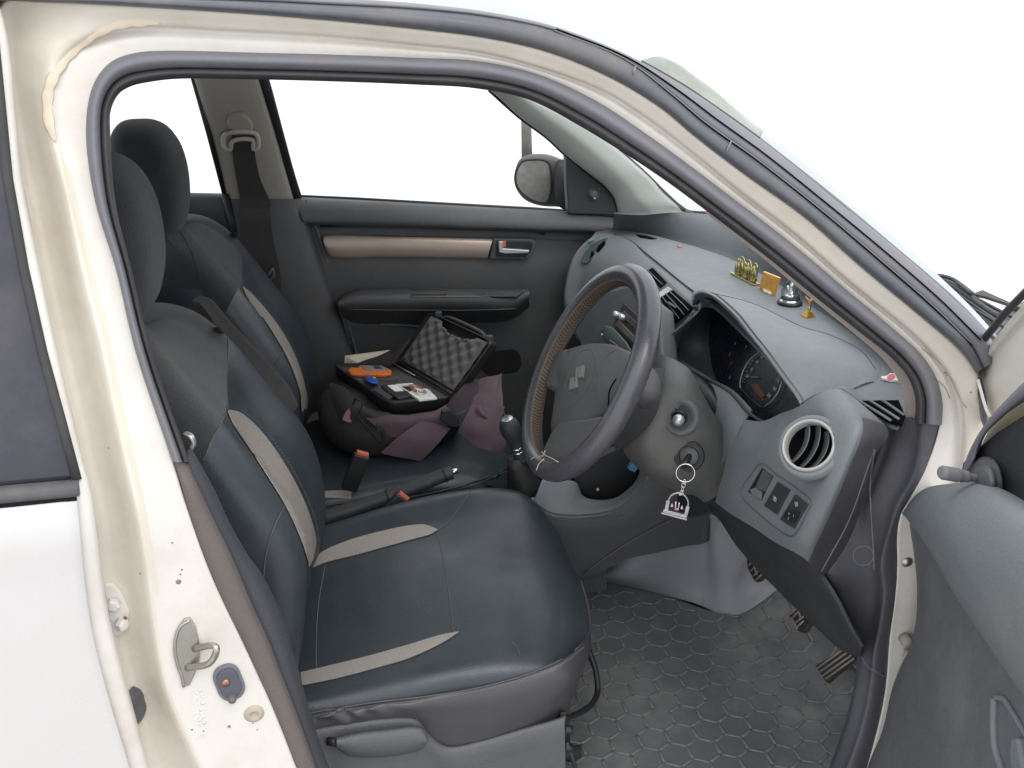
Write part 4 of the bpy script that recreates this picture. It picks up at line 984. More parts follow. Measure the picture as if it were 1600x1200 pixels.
m.build('gauge_tick', M['white_ink'], cl, smooth=False)
m = MB(); m.tube([cf(1170,589,.004), cf(1184,589,.004)], .0007, 5); m.build('speed_needle', M['white_ink'], cl)
m = MB(); m.tube([cf(1137,577,.003), cf(1144,565,.003)], .0006, 5); m.build('rev_needle', M['red_ink'], cl)
m = MB(); m.prism([cf(u, v, .0016) for u, v in [(1174,601),(1184,600),(1196,618),(1190,622),(1181,615)]], -NF*.001); m.build('odometer_display', M['amberlcd'], cl, smooth=False)
text('A', cf(1192, 624.5, .001), .006, mat('green_ink', (.2, .45, .2), .5), cl, 'warning_symbol')
m = MB(); m.prism([cf(u, v, .008) for u, v in [(1146,612),(1156,613),(1158,620),(1150,618)]], -NF*.006); m.build('trip_button', M['black'], cl, smooth=False)
# clear cover glass
# far wall + rolled edge of the opening, then scooped lower lip
wall = [((1088,478),(1112,486)), ((1076,500),(1110,502)), ((1066,522),(1108,528)), ((1058,550),(1110,560)), ((1068,575),(1118,590)), ((1100,590),(1140,612)), ((1140,612),(1165,636)), ((1170,645),(1196,662)), ((1200,660),(1218,655)), ((1250,640),(1245,634))]
rows = []
for a, b in wall:
    A = xx(*a, .752); B = cf(b[0], b[1], .0)
    rows.append([A+Vector((.006, 0, -.006)), A, A.lerp(B, .12), A.lerp(B, .6), B])
MB().sheet(smooth_grid(rows, 5, 3), .003).build('binnacle_wall', M['pcover'], dash)
m = MB(); P = crom([xx(u, v, .752) for u, v in [(1086,486),(1074,502),(1064,524),(1056,548),(1060,566),(1075,578)]], 6); m.tube(P, .004, 8)
m.build('binnacle_edge', M['dash'], dash)
# --- driver fascia around and right of the binnacle
# control net: columns across, in photo pixels with forward position x
net = [
 [(1040,470,.768),(1075,490,.762),(1092,470,.758)],
]
rows = [
 [xx(985,545,.700), xx(1030,531,.712), xx(1062,513,.732), xx(1091,488,.757), xx(1097,474,.780)],
 [xx(995,560,.700), xx(1032,545,.712), xx(1056,528,.736), xx(1074,502,.755), xx(1082,492,.775)],
 [xx(1010,590,.722), xx(1035,575,.730), xx(1048,562,.742), xx(1056,552,.752), xx(1060,546,.762)],
 [xx(1060,640,.722), xx(1085,615,.730), xx(1092,597,.742), xx(1098,591,.752), xx(1105,588,.762)],
 [xx(1110,690,.718), xx(1128,660,.722), xx(1136,635,.735), xx(1142,616,.752), xx(1146,610,.762)],
 [xx(1118,740,.716), xx(1140,700,.716), xx(1155,672,.730), xx(1168,650,.752), xx(1175,640,.762)],
]
Gd = smooth_grid(rows, 5, 5)
MB().sheet(Gd, .004).build('column_surround', M['dash'], dash)
# main driver fascia: columns from the column cut-out rightwards to the door-side edge
rowsR = [
 # far edge along column cut-out (top -> bottom)
 [xx(1154,654,.742), xx(1140,690,.722), xx(1135,715,.714), xx(1130,740,.708), xx(1122,765,.704), xx(1118,785,.705)],
 [xx(1190,658,.748), xx(1180,700,.716), xx(1168,728,.708), xx(1158,755,.702), xx(1148,782,.699), xx(1142,803,.702)],
 [xx(1220,646,.745), xx(1222,690,.716), xx(1208,740,.706), xx(1196,775,.700), xx(1186,808,.697), xx(1180,826,.702)],
 [xx(1250,634,.738), xx(1260,680,.722), xx(1252,742,.712), xx(1236,790,.704), xx(1220,828,.700), xx(1212,848,.706)],
 [xx(1280,614,.752), xx(1300,665,.730), xx(1294,738,.716), xx(1274,795,.708), xx(1250,846,.704), xx(1241,863,.710)],
 [xx(1305,607,.772), xx(1340,666,.748), xx(1318,738,.728), xx(1294,795,.720), xx(1266,852,.716), xx(1256,872,.722)],
 [xx(1322,612,.80), xx(1362,668,.780), xx(1338,722,.765), xx(1312,792,.758), xx(1284,862,.752), xx(1272,890,.755)],
 [xx(1345,628,.83), xx(1388,674,.84), xx(1368,712,.84), xx(1346,792,.835), xx(1320,868,.83), xx(1298,914,.83)],
]
Gr = smooth_grid(rowsR, 12, 10)
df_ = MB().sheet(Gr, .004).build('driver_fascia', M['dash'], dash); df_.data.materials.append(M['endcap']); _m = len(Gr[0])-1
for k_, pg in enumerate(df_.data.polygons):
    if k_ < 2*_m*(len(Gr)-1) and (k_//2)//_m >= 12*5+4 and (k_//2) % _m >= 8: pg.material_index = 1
pass
bvR = MB().grid(Gr).bvh()
# shelf between fascia top edge and the pad, right end
rows = [[xx(1250,630,.742), zz(1262,610,.978), zz(1300,590,.975)], [xx(1280,613,.754), zz(1300,602,.978), zz(1330,585,.975)], [xx(1305,606,.774), zz(1335,600,.978), zz(1372,580,.975)], [xx(1322,611,.802), zz(1350,614,.976), zz(1400,590,.975)],
        [xx(1345,628,.83), zz(1375,630,.974), zz(1415,600,.972)], [zz(1372,655,.965), zz(1400,650,.968), zz(1428,640,.97)]]
Gs = smooth_grid(rows, 4, 4); MB().sheet(Gs, .004, toward=(0, 0, 1)).build('end_shelf', M['dash'], dash); bvS = MB().grid(Gs).bvh()
m = MB(); P = cast_line(bvHd, [(1112,458),(1175,474),(1254,511),(1298,524),(1346,549),(1368,576)], .0004)
if len(P) > 2: m.tube(P, .0007, 6)
P = cast_line(bvS, [(1306,607),(1330,624),(1360,646),(1380,662)], .0005)
if len(P) > 2: m.tube(P, .0014, 6)
m.build('shelf_seam', M['dark'], dash)
# demister grille at the door end
c0 = zz(1380, 637, .997); nd = Vector((-.25, -.1, 1)).normalized()
def dg_(u, v, h=0): return pl(u, v, c0+nd*h, nd)
m = MB(); m.prism([dg_(u, v, .0) for u, v in [(1340,626),(1404,625),(1414,648),(1408,662),(1385,655)]], -nd*.006); m.build('demister_grille', M['void'], dash, smooth=False)
for a, b in [((1343,627),(1392,657)), ((1359,626),(1405,655)), ((1378,625),(1412,648))]:
    m = MB(); m.tube([dg_(*a, .002), dg_(*b, .002)], .0022, 6); m.build('grille_slat', M['dashl'], dash)
# round vent
vc, vn = cast(bvR, 1266, 699, 0)
vn = Vector((-.657, -.45, .605)).normalized(); vc = xx(1266, 698, .705)
rv = empty('round_vent', vc, dash)
a1 = vn.cross(Vector((0, 0, 1))).normalized(); a2 = a1.cross(vn).normalized()
if a2.z < 0: a2 = -a2
def vp(u, v, h=0): 
    q = pl(u, v, vc+vn*h, vn)-(vc+vn*h); return q.dot(a1), q.dot(a2)
R_ = .0385
VDBG = [tuple(round(x, 3) for x in vp(u, v)) for u, v in [(1222,705),(1310,690),(1270,655),(1262,741)]]; print('VENT', VDBG)
m = MB(); m.lathe([(R_*1.30, -.004), (R_*1.24, .004), (R_*1.08, .007), (R_*1.0, .0)], vc, vn, 40); m.build('vent_pod', M['dash'], rv)
m = MB(); m.lathe([(R_*1.06, .002), (R_*1.04, .009), (R_*.98, .012), (R_*.92, .010), (R_*.90, .0), (R_*.90, -.02)], vc, vn, 40); m.build('vent_ring', M['ring'], rv)
m = MB(); m.lathe([(R_*.92, .004), (R_*.88, -.015), (R_*.6, -.022), (.0001, -.024)], vc, vn, 40); m.build('vent_bowl', M['void'], rv)
def punch(ob, c_, n_, r_):               # open a round hole in a moulding behind a fitted part
    import bmesh
    bm = bmesh.new(); bm.from_mesh(ob.data); dead = []
    for f in bm.faces:
        d_ = f.calc_center_median()-c_; h_ = d_.dot(n_)
        if abs(h_) < .05 and (d_-n_*h_).length < r_: dead.append(f)
    bmesh.ops.delete(bm, geom=dead, context='FACES'); bm.to_mesh(ob.data); bm.free()
punch(df_, vc, vn, R_*1.0)
for k, o in enumerate((-.0165, -.0015, .0145)):
    hh = math.sqrt(max(0, (R_*.88)**2-o*o)); G = []
    for i in range(9):
        t = -hh+2*hh*i/8; bow = .009*(1-(t/hh)**2)
        G.append([vc+a1*(o-bow)+a2*t+vn*.003, vc+a1*(o-bow+.013)+a2*t-vn*.014])
    m = MB(); m.sheet(G, .0016); m.build('vent_vane', M['plastic'], rv)
# switch panel
sp_ = empty('switch_panel', cast(bvR, 1210, 790)[0], dash)
m = MB(); P = cast_line(bvR, [(1190,724),(1215,742),(1245,763),(1268,784),(1262,800),(1238,838),(1215,826),(1185,802),(1160,776),(1159,765),(1175,740)], .0006, 6, True); m.tube(P, .0012, 6, closed=True); m.build('panel_outline', M['plastic'], sp_)
def switch(px, name, label_px, h=.003, mt=None):
    m = MB(); c, n = cast_plate(m, bvR, px, h); m.build(name, mt or M['dark'], sp_, smooth=False, bevel=.0012); return c, n
c1, n1 = switch([(1190,731),(1208,744),(1190,782),(1168,768)], 'blank_pocket', None, .001, M['black'])
m = MB(); cast_plate(m, bvR, [(1192,734),(1206,744),(1195,768),(1180,762)], .0018); m.build('pocket_floor', M['plastic'], sp_, smooth=False)
m = MB(); cast_plate(m, bvR, [(1171,765),(1180,762),(1188,768),(1188,780),(1176,773)], .003); m.build('pocket_lip', M['dash'], sp_, smooth=False)
c2, n2 = switch([(1214,753),(1233,765),(1213,804),(1193,790)], 'fog_lamp_switch', None)
c3, n3 = switch([(1241,773),(1262,788),(1240,826),(1218,812)], 'levelling_switch', None)
m = MB(); c4, n4 = cast_plate(m, bvR, [(1228,796),(1247,801),(1238,817),(1224,808)], .007); m.build('levelling_wheel', M['black'], sp_, smooth=False, bevel=.001)
n2 = n2.normalized(); rgt = (pl(1225,800,c2,n2)-pl(1210,790,c2,n2)).normalized(); upv = n2.cross(rgt).normalized()
if upv.z < 0: upv = -upv
cpos = pl(1211, 780, c2+n2*.004, n2)
# fog lamp symbol: a D shape with three short lines
m = MB(); mm = [(0, .0040), (.0032, .0026), (.0042, 0), (.0032, -.0026), (0, -.0040)]
m.tube([cpos+rgt*(x-.0005)+upv*y for x, y in mm]+[cpos+rgt*(-.0005)+upv*.0040], .0006, 5)
for yk in (-.0028, 0, .0028): m.tube([cpos+rgt*-.0022+upv*yk, cpos+rgt*-.0062+upv*(yk+.0008)], .0006, 5)
m.build('fog_symbol', M['white_ink'], sp_)
cpos = pl(1244, 788, c3+n3*.004, n3)
m = MB(); m.tube([cpos+rgt*(x-.0005)+upv*y for x, y in mm]+[cpos+rgt*(-.0005)+upv*.0028], .0006, 5); m.tube([cpos+rgt*-.0018+upv*.001, cpos+rgt*-.005+upv*.0025], .0005, 5); m.tube([cpos+rgt*-.0018-upv*.001, cpos+rgt*-.005-upv*.0005], .0005, 5); m.build('lamp_symbol', M['white_ink'], sp_)
for s_, (u, v) in [('0', (1233,803)), ('1', (1240,806)), ('2', (1232,810))]:
    text(s_, pl(u, v, c4+n4*.008, n4), .005, M['white_ink'], sp_, 'level_numeral', right=rgt, up=upv, nrm=n4, h=.0003)
# --- underside: dark knee beam, lower panels
ub = [(1116,770),(1140,790),(1180,815),(1218,842),(1252,866),(1282,892),(1308,930),(1332,975),(1348,1008)]
lb = [(1092,800),(1119,806),(1150,850),(1185,890),(1215,920),(1250,955),(1285,988),(1315,1015),(1343,1026)]
rows = []
for i, (a, b) in enumerate(zip(ub, lb)):
    x = .728+.012*i
    rows.append([xx(*a, x), xx(*lerp2(a, b, .12), x-.004), xx(*lerp2(a, b, .6), x+.02), xx(*b, x+.05), xx(*b, x+.10)])
MB().sheet(smooth_grid(rows, 4, 3), .004).build('knee_beam', M['dark'], dash)
# end cap of the dash / lower kick panel toward the door
E2 = [(1467,664),(1457,702),(1449,733),(1428,775),(1409,803),(1399,867),(1403,905),(1399,958),(1389,1000),(1385,1058),(1372,1130),(1338,1250)]
HL = [(1441,662),(1436,705),(1425,745),(1402,787),(1389,825),(1376,880),(1380,925),(1374,975),(1365,1020),(1360,1070),(1345,1140),(1305,1250)]
K  = [(1411,650),(1400,690),(1378,745),(1360,790),(1360,830),(1362,880),(1366,925),(1360,970),(1350,1015),(1340,1065),(1322,1140),(1280,1250)]
DB = [(1381,668),(1372,702),(1352,760),(1335,800),(1316,850),(1292,895),(1308,925),(1325,960),(1340,1010),(1336,1065),(1318,1140),(1276,1250)]
rows = []
for i, (e_, h_2, k, d_) in enumerate(zip(E2, HL, K, DB)):
    y3 = -.655 if i < 9 else -.64
    rows.append([ss(*e_, .012), ss(*e_, .002), ss(*lerp2(e_, h_2, .7), -.003), ss(*h_2, .0), ss(*lerp2(h_2, k, .25), .012), ss(*k, .035), ss(*lerp2(k, d_, .5), .050), ss(*d_, .060), ss(d_[0]-1, d_[1], .09)])
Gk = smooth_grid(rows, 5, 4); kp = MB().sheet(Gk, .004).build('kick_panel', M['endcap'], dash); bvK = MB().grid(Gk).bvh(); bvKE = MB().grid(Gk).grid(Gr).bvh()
# rounded top of the kick panel against the dash end
for L_, r_s, cl_s in [([(1366,702),(1352,740),(1337,785),(1320,826),(1300,862),(1283,893)], .0013, False), ([(1366,702),(1360,750),(1361,800),(1365,860),(1366,890)], .0013, False), (px_ellipse(1349, 868, 16, 15, 0, 14), .0010, True), ([(1342,1016),(1355,1040),(1370,1050),(1384,1058)], .0008, False)]:
    P = cast_line(bvKE, L_, .0004, 5, cl_s)
    if len(P) > 2: MB().tube(P, r_s, 6, closed=cl_s).build('panel_seam', M['stitch'], dash)
# --- steering column shroud
CA = Vector((-math.cos(math.radians(25)), 0, math.sin(math.radians(25))))     # towards the driver
def sh(u, v, y): return yy(u, v, y)
scol = empty('steering_column', (.6, -.34, .85), car)
rows = [
 [sh(1010,560,-.28), sh(1022,552,-.33), sh(1040,556,-.37), sh(1075,575,-.385), sh(1095,610,-.39), sh(1118,650,-.385), sh(1132,668,-.37)],
 [sh(1000,600,-.32), sh(1015,600,-.37), sh(1035,598,-.405), sh(1065,605,-.42), sh(1090,635,-.425), sh(1112,670,-.415), sh(1134,700,-.39)],
 [sh(990,650,-.33), sh(1000,650,-.39), sh(1022,650,-.425), sh(1055,660,-.435), sh(1085,675,-.435), sh(1108,700,-.42), sh(1134,735,-.39)],
 [sh(975,690,-.33), sh(985,690,-.39), sh(1008,695,-.425), sh(1045,705,-.435), sh(1078,715,-.435), sh(1105,730,-.42), sh(1128,765,-.38)],
 [sh(975,705,-.30), sh(992,715,-.36), sh(1012,730,-.40), sh(1042,742,-.42), sh(1072,755,-.42), sh(1094,765,-.40), sh(1112,780,-.37)],
 [sh(985,720,-.26), sh(1000,735,-.30), sh(1022,752,-.34), sh(1048,764,-.36), sh(1072,772,-.36), sh(1086,775,-.35), sh(1100,785,-.33)],
]
Gsh = smooth_grid(rows, 8, 8); shr_ = MB().sheet(Gsh, .005).build('column_shroud', mat('column_plastic', (.112, .113, .112), .5, bump=.3, bscale=500, var=.08, dirt=(.17, .15, .13), dscale=7, damt=.5), scol); bvCo = MB().grid(Gsh).bvh()
# dark gap between shroud and fascia
m = MB(); m.tube(crom([xx(u, v, .735) for u, v in [(1065,580),(1085,592),(1108,618),(1124,645),(1132,672),(1130,690)]], 5), [.006+.010*math.sin(min(1, i/20)*3.1) for i in range(26)], 8); m.build('shroud_gap', M['black'], scol)
# stalk seen end-on in its round recess
c, n = cast(bvCo, 1064, 652, 0); n = Vector((-.46, -.82, .34)).normalized(); c = c+n*.004
punch(shr_, c, n, .015); sk = empty('stalk_switch', c, scol)
m = MB(); m.lathe([(.0001, .0006), (.022, .0008), (.026, .004), (.030, .003), (.033, -.004)], c, n, 32); m.build('stalk_recess', M['plastic'], sk)
m = MB(); m.lathe([(.0001, .001), (.021, .0015)], c, n, 28); m.build('recess_floor', M['dark'], sk)
m = MB(); m.lathe([(.012, 0), (.012, .012), (.0135, .014), (.0135, .022), (.011, .026)], c, n, 24); m.build('stalk_collar', M['black'], sk)
m = MB(); m.lathe([(.010, .018), (.0105, .030), (.009, .036), (.005, .040), (.0001, .041)], c+Vector((0, 0, -.003)), n, 24); m.build('stalk_tip', M['satin'], sk)
# ignition lock with key
c, n = cast(bvCo, 1078, 712, 0); n = Vector((-.46, -.82, .34)).normalized(); c = c+n*.004
c = c+n*.007; punch(shr_, c, n, .012); ig = empty('ignition_lock', c, scol)
m = MB(); m.lathe([(.027, -.004), (.0255, .003), (.023, .004), (.0215, .001), (.020, .005), (.0175, .005), (.0165, .001)], c, n, 32); m.build('lock_ring', M['black'], ig)
m = MB(); m.lathe([(.0165, .000), (.016, .003), (.0001, .003)], c, n, 28); m.build('lock_face', M['plastic'], ig)
key_n = n
kb = c+n*.004
kd = (yy(1070,727,-.47)-kb)
MB().loft([[kb+kd*t+(Vector((math.cos(q), 0, math.sin(q)))*a_+Vector((0, 1, 0))*math.sin(q)*b_*.0) for q in [2*math.pi*k/12 for k in range(12)]] for t, a_, b_ in [(0, .006, .006), (.3, .007, .007), (.8, .0075, .007), (1, .006, .006)]]).build('key', M['black'], ig)
# --- steering wheel
WT = math.radians(28.2); WC = Vector((.470, -.346, .960)); WU = Vector((math.sin(WT), 0, math.cos(WT))); WA = Vector((-math.cos(WT), 0, math.sin(WT))); WR = Vector((0, -1, 0))
def wp(a, b, c=0): return WC+WR*a+WU*b+WA*c
def wpx(u, v, c=0): return pl(u, v, WC+WA*c, WA)
wh = empty('steering_wheel', WC, car)
R0, r0 = .186, .0195
cen = [wp(R0*math.cos(t), R0*math.sin(t)) for t in [2*math.pi*k/96 for k in range(96)]]
rim_mb = MB(); rings = []
for k in range(96):
    t = 2*math.pi*k/96; rad = WR*math.cos(t)+WU*math.sin(t)
    rings.append([cen[k]+rad*(r0*.98*math.cos(q))+WA*(r0*1.02*math.sin(q)) for q in [2*math.pi*j/16 for j in range(16)]])
rim_mb.grid(rings, cu=True, cv=True); rim_mb.build('rim', M['wheel'], wh)
# tan laced band on the inner edge of the rim, with zig-zag thread
rings = []
for k in range(97):
    t = 2*math.pi*k/96; rad = WR*math.cos(t)+WU*math.sin(t)
    rings.append([wp(R0*math.cos(t), R0*math.sin(t))+rad*((r0+.0008)*math.cos(q))*1.0+WA*((r0+.0012)*1.02*math.sin(q)) for q in [math.radians(x) for x in (140, 152, 164, 176, 188, 200, 212)]])
m = MB(); m.sheet(rings, .001); m.build('lacing_band', M['lace'], wh)
m = MB()
for k in range(150):
    t = 2*math.pi*k/150; t2 = 2*math.pi*(k+.7)/150; t3 = 2*math.pi*(k+1)/150
    def q_(t, d): 
        rad = WR*math.cos(t)+WU*math.sin(t); a = math.radians(d); return wp(R0*math.cos(t), R0*math.sin(t))+rad*((r0+.0022)*math.cos(a))+WA*((r0+.0024)*1.02*math.sin(a))
    m.tube([q_(t, 150), q_(t2, 174), q_(t, 198)], .0009, 4, cap=False)
m.build('lacing_thread', M['thread'], wh)
# loose thread ends where the cover is tied
m = MB()
for L_ in [[(829,718),(838,713),(848,712),(852,704)], [(838,735),(842,725),(850,717)], [(846,706),(853,712),(862,716),(872,722)]]:
    m.tube(crom([wpx(u, v, .022) for u, v in L_], 4), .0010, 5)
m.build('loose_thread', mat('pale_thread', (.42, .38, .32), .8), wh)
# cover joints (thin lines across the rim)
m = MB()
# spokes
def spoke(px, c0_, c1_, name):
    o = [wpx(u, v, c0_) for u, v in px]; i = [p-WA*.022 for p in o]; mm = MB(); cen_ = sum(o, Vector())/len(o)
    top_ = [cen_+(p-cen_)*.86+WA*.006 for p in o]
    mm.loft([i, o, top_]); mm.build(name, M['wheelpad'], wh, smooth=False, bevel=.003)
spoke([(846,582),(860,553),(886,545),(892,585),(878,615),(852,606)], -.006, 0, 'spoke')
spoke([(846,712),(862,678),(880,655),(915,655),(950,648),(905,715),(880,738),(856,736)], -.006, 0, 'spoke')
# airbag pad, domed
pad = [(872,600),(870,575),(882,552),(906,541),(935,536),(963,540),(988,556),(1003,580),(1000,610),(975,628),(951,643),(925,668),(896,694),(878,690),(864,682),(867,650),(871,620)]
po_ = crom([wpx(u, v, -.020) for u, v in pad], 3, True); cen_ = wpx(918, 605, -.020)
rg = [[cen_+(p-cen_)*s_+WA*h_3 for p in po_] for s_, h_3 in [(.97, -.04), (1.0, -.02), (1.0, -.003), (.965, .006), (.86, .014), (.65, .021), (.35, .0245), (.08, .0255)]]
pm = MB().loft(rg); pm.build('airbag_pad', M['wheelpad'], wh); bvPad = pm.bvh()
m = MB(); P = cast_line(bvPad, [(963,592),(953,610),(949,640),(930,659),(896,693),(878,689),(865,683)], .0004)
if len(P) > 2: MB().tube(P, .0015, 6).build('pad_gap', M['void'], wh)
P = cast_line(bvPad, [(964,545),(945,560),(937,590),(936,615),(944,632)], .0002)
if len(P) > 2: m.tube(P, .0009, 6)
P = cast_line(bvPad, [(881,612),(893,570),(905,552),(924,546),(929,560),(922,590),(908,618),(890,640)], .0002)
if len(P) > 2: m.tube(P, .0008, 6)
m.build('pad_seam', M['plastic'], wh)
# raised emblem: two interlocking chevrons in an S
ec, en = cast(bvPad, 903, 591, 0); en = WA
er = WR; eu = WU
SP = [(-1,.40),(0,1.0),(1,.40),(.42,.10),(0,.36),(-.22,.24),(1,-.40),(0,-1),(-1,-.40),(-.42,-.10),(0,-.36),(.22,-.24)]
m = MB(); m.prism([ec+er*(x*.021)+eu*(y*.026)+WA*.0045 for x, y in SP], -WA*.006); m.build('emblem', M['emblem'], wh, smooth=False, bevel=.0008)
# hub behind the pad
m = MB(); m.lathe([(.035, -.02), (.045, -.03), (.050, -.06), (.050, -.09)], WC+Vector((0, -.03, 0))*0, WA, 32); m.build('hub_cover', M['dark'], wh)
m = MB(); rows = [[wpx(1040,575,-.09), wpx(1034,610,-.09), wpx(1024,650,-.09), wpx(1000,680,-.09), wpx(965,705,-.09)], [wpx(985,575,-.02), wpx(985,600,-.02), wpx(985,630,-.02), wpx(965,655,-.02), wpx(945,680,-.02)]]
m.sheet(smooth_grid(rows, 4, 4), .004); m.build('column_collar', M['dark'], wh)
# ================================================================== floor, console, pedals
floor = MB().box((-.2, 0, .215), (2.6, 1.36, .05)).build('cabin_floor', M['carpet'], car, smooth=False)
m = MB(); m.prism([Vector((1.12, -.70, .24)), Vector((1.12, .70, .24)), Vector((1.20, .70, .93)), Vector((1.20, -.70, .93))], (.02, 0, 0)); m.build('bulkhead', M['carpet'], car, smooth=False)
# outer sill below the aperture and far lower flank, so the cabin stays closed from below
MB().box((0, -.70, .17), (2.0, .05, .18)).build('inner_sill', M['carpet'], car, smooth=False)
MB().box((0, .72, .55), (2.4, .05, .66)).build('far_inner_skin', M['dark'], car, smooth=False)
m = MB(); m.box((-.95, 0, .62), (.10, 1.30, .75)); m.box((-.72, 0, .42), (.5, 1.25, .16)); m.build('rear_bench', M['leather'], car, bevel=.05)
# centre tunnel + console
con = empty('centre_console', (.45, 0, .4), car)
tun = MB()
rows = []
for x, zt, w_ in [(-.5,.46,.10),(0,.47,.09),(.2,.47,.09),(.32,.49,.075),(.45,.49,.055),(.56,.48,.04),(.62,.48,.04)]:
    rows.append([Vector((x, -w_-.008, .24)), Vector((x, -w_-.008, zt-.10)), Vector((x, -w_, zt-.02)), Vector((x, -w_+.02, zt)), Vector((x, 0, zt+.004)), Vector((x, w_-.02, zt)), Vector((x, w_, zt-.02)), Vector((x, w_+.02, .24))])
Gtu = smooth_grid(rows, 4, 3); tun.sheet(Gtu, .004, toward=(0, -.3, 1)); tun.build('tunnel_cover', M['plastic'], con); bvTu = MB().grid(Gtu).bvh()
# pale console shoulder in front of the gear lever
US = [(848,748),(870,750),(899,753),(911,775),(935,781),(960,778),(978,767),(994,750),(1000,733),(1003,712)]
LS = [(836,782),(856,796),(884,801),(906,801),(936,798),(963,791),(983,778),(1001,760),(1009,740),(1017,712)]
rows = [[yy(u_[0], u_[1]+3, -.045), yy(*u_, -.052), yy(*lerp2(u_, l_, .55), -.075), yy(*l_, -.098), yy(l_[0]+1, l_[1]+7, -.112)] for u_, l_ in zip(US, LS)]
MB().sheet(smooth_grid(rows, 5, 4), .004).build('console_shoulder', M['dash'], con)
rows = [[yy(836,784,-.106), yy(850,815,-.115), yy(865,850,-.118), yy(885,910,-.12)], [yy(860,800,-.108), yy(868,820,-.116), yy(880,850,-.118), yy(905,904,-.12)], [yy(906,804,-.108), yy(912,822,-.118), yy(920,850,-.12), yy(935,895,-.122)], [yy(963,794,-.110), yy(968,815,-.120), yy(972,840,-.122), yy(978,874,-.124)],
        [yy(1001,763,-.112), yy(1008,790,-.122), yy(1016,825,-.124), yy(1028,863,-.126)], [yy(1030,725,-.115), yy(1046,765,-.126), yy(1060,805,-.128), yy(1072,853,-.13)], [yy(1070,740,-.125), yy(1085,775,-.130), yy(1100,806,-.132), yy(1101,849,-.134)], [yy(1100,790,-.13), yy(1106,800,-.135), yy(1108,812,-.138), yy(1106,845,-.14)]]
MB().sheet(smooth_grid(rows, 4, 4), .004).build('console_side', M['doorpl'], con)
m = MB(); P = crom([yy(870,812,-.118), yy(910,813,-.119), yy(945,811,-.120), yy(975,806,-.122)], 4); m.tube(P, .0010, 6)
m.tube(crom([yy(912,897,-.124), yy(960,862,-.126), yy(1010,832,-.127), yy(1060,806,-.132)], 4), .0016, 6); m.build('console_seam', M['plastic'], con)
m = MB(); m.prism([yy(u, v, -.02) for u, v in [(896,735),(990,690),(1006,735),(985,775),(930,788),(900,770)]], (0, .02, 0)); m.build('cubby', M['black'], con, smooth=False)
m = MB(); c = yy(934,765,-.045); m.lathe([(.0001, .004), (.003, .003), (.004, 0)], c, (0, -1, .5), 10); m.build('cubby_screw', M['satin'], con)
# blue connector peeping out under the column
m = MB(); m.box(yy(990,727,-.20), (.016, .012, .022), Matrix.Rotation(.5, 3, 'Y')); m.build('blue_connector', mat('blue_plug', (.03, .16, .30), .5), con, smooth=False, bevel=.001)
# gear lever: boot, collar, knob
gl_ = empty('gear_lever', yy(800, 760, .0), car)
gk = yy(798, 672, .0)
base = Vector((gk.x+.05, .0, .50))
m = MB(); m.loft([[Vector((base.x-.0+a_*math.cos(q), b_*math.sin(q), z)) + Vector(((gk.x-base.x)*t, 0, 0)) for q in [2*math.pi*k/20 for k in range(20)]] for z, a_, b_, t in [(.50,.065,.05,0),(.53,.055,.042,.15),(.555,.040,.034,.35),(.575,.034,.028,.5),(.60,.022,.020,.72),(.625,.016,.016,.85)]]); m.build('gear_boot', mat('boot_leather', (.02, .02, .02), .5, bump=.8, bscale=40), gl_)
m = MB(); m.tube(crom([yy(u, v, y) for u, v, y in [(812,776,-.050), (826,781,-.060), (842,778,-.066), (854,769,-.064), (860,757,-.055), (858,744,-.045)]], 5), .0055, 8, flat=.7); m.build('boot_ring', M['ring'], gl_)
kax = Vector((gk.x-base.x, 0, .17)).normalized()
m = MB(); m.lathe([(.0001, .030), (.012, .029), (.019, .022), (.0225, .010), (.0225, -.002), (.019, -.015), (.0145, -.028), (.013, -.045), (.0125, -.08)], gk, kax, 28); m.build('gear_knob', M['dark'], gl_)
m = MB(); m.lathe([(.0001, .0318), (.0125, .0308), (.0135, .0285)], gk, kax, 28); m.build('knob_cap', M['satin'], gl_)
m = MB(); cc_ = gk+kax*.0322; r_ = Vector((0, -1, 0)); u_ = kax.cross(r_).normalized()
for L_ in [[(-.005,.005),(-.005,-.005)], [(0,.005),(0,-.005)], [(.005,.005),(.005,-.005)], [(-.005,0),(.005,0)]]: m.tube([cc_+r_*a+u_*b for a, b in L_], .0005, 4)
m.build('shift_pattern', M['black'], gl_)
for h_4 in (-.045, -.055): 
    m = MB(); m.lathe([(.0135, -.0018), (.0150, 0), (.0135, .0018)], gk+kax*h_4, kax, 24); m.build('lever_band', M['chrome'], gl_)
# handbrake
hb = empty('handbrake', yy(620, 775, -.01), car)
m = MB(); m.tube(crom([yy(500,812,-.02), yy(560,793,-.02), yy(610,775,-.02), yy(660,756,-.02), yy(700,740,-.02), yy(707,738,-.02)], 5), [.019, .019, .019, .019, .019]+[.017]*5+[.0165]*5+[.0165]*5+[.016]*5+[.013], 14, flat=.9); m.build('handbrake_grip', M['dark'], hb)
m = MB(); m.tube([yy(704,738.5,-.02), yy(715,735,-.02)], .0065, 12); m.build('release_button', M['chrome'], hb)
m = MB(); m.tube([yy(694,742,-.02), yy(697,741,-.02)], .0178, 14); m.tube([yy(606,777,-.02), yy(609,776,-.02)], .019, 14); m.build('grip_band', M['black'], hb)
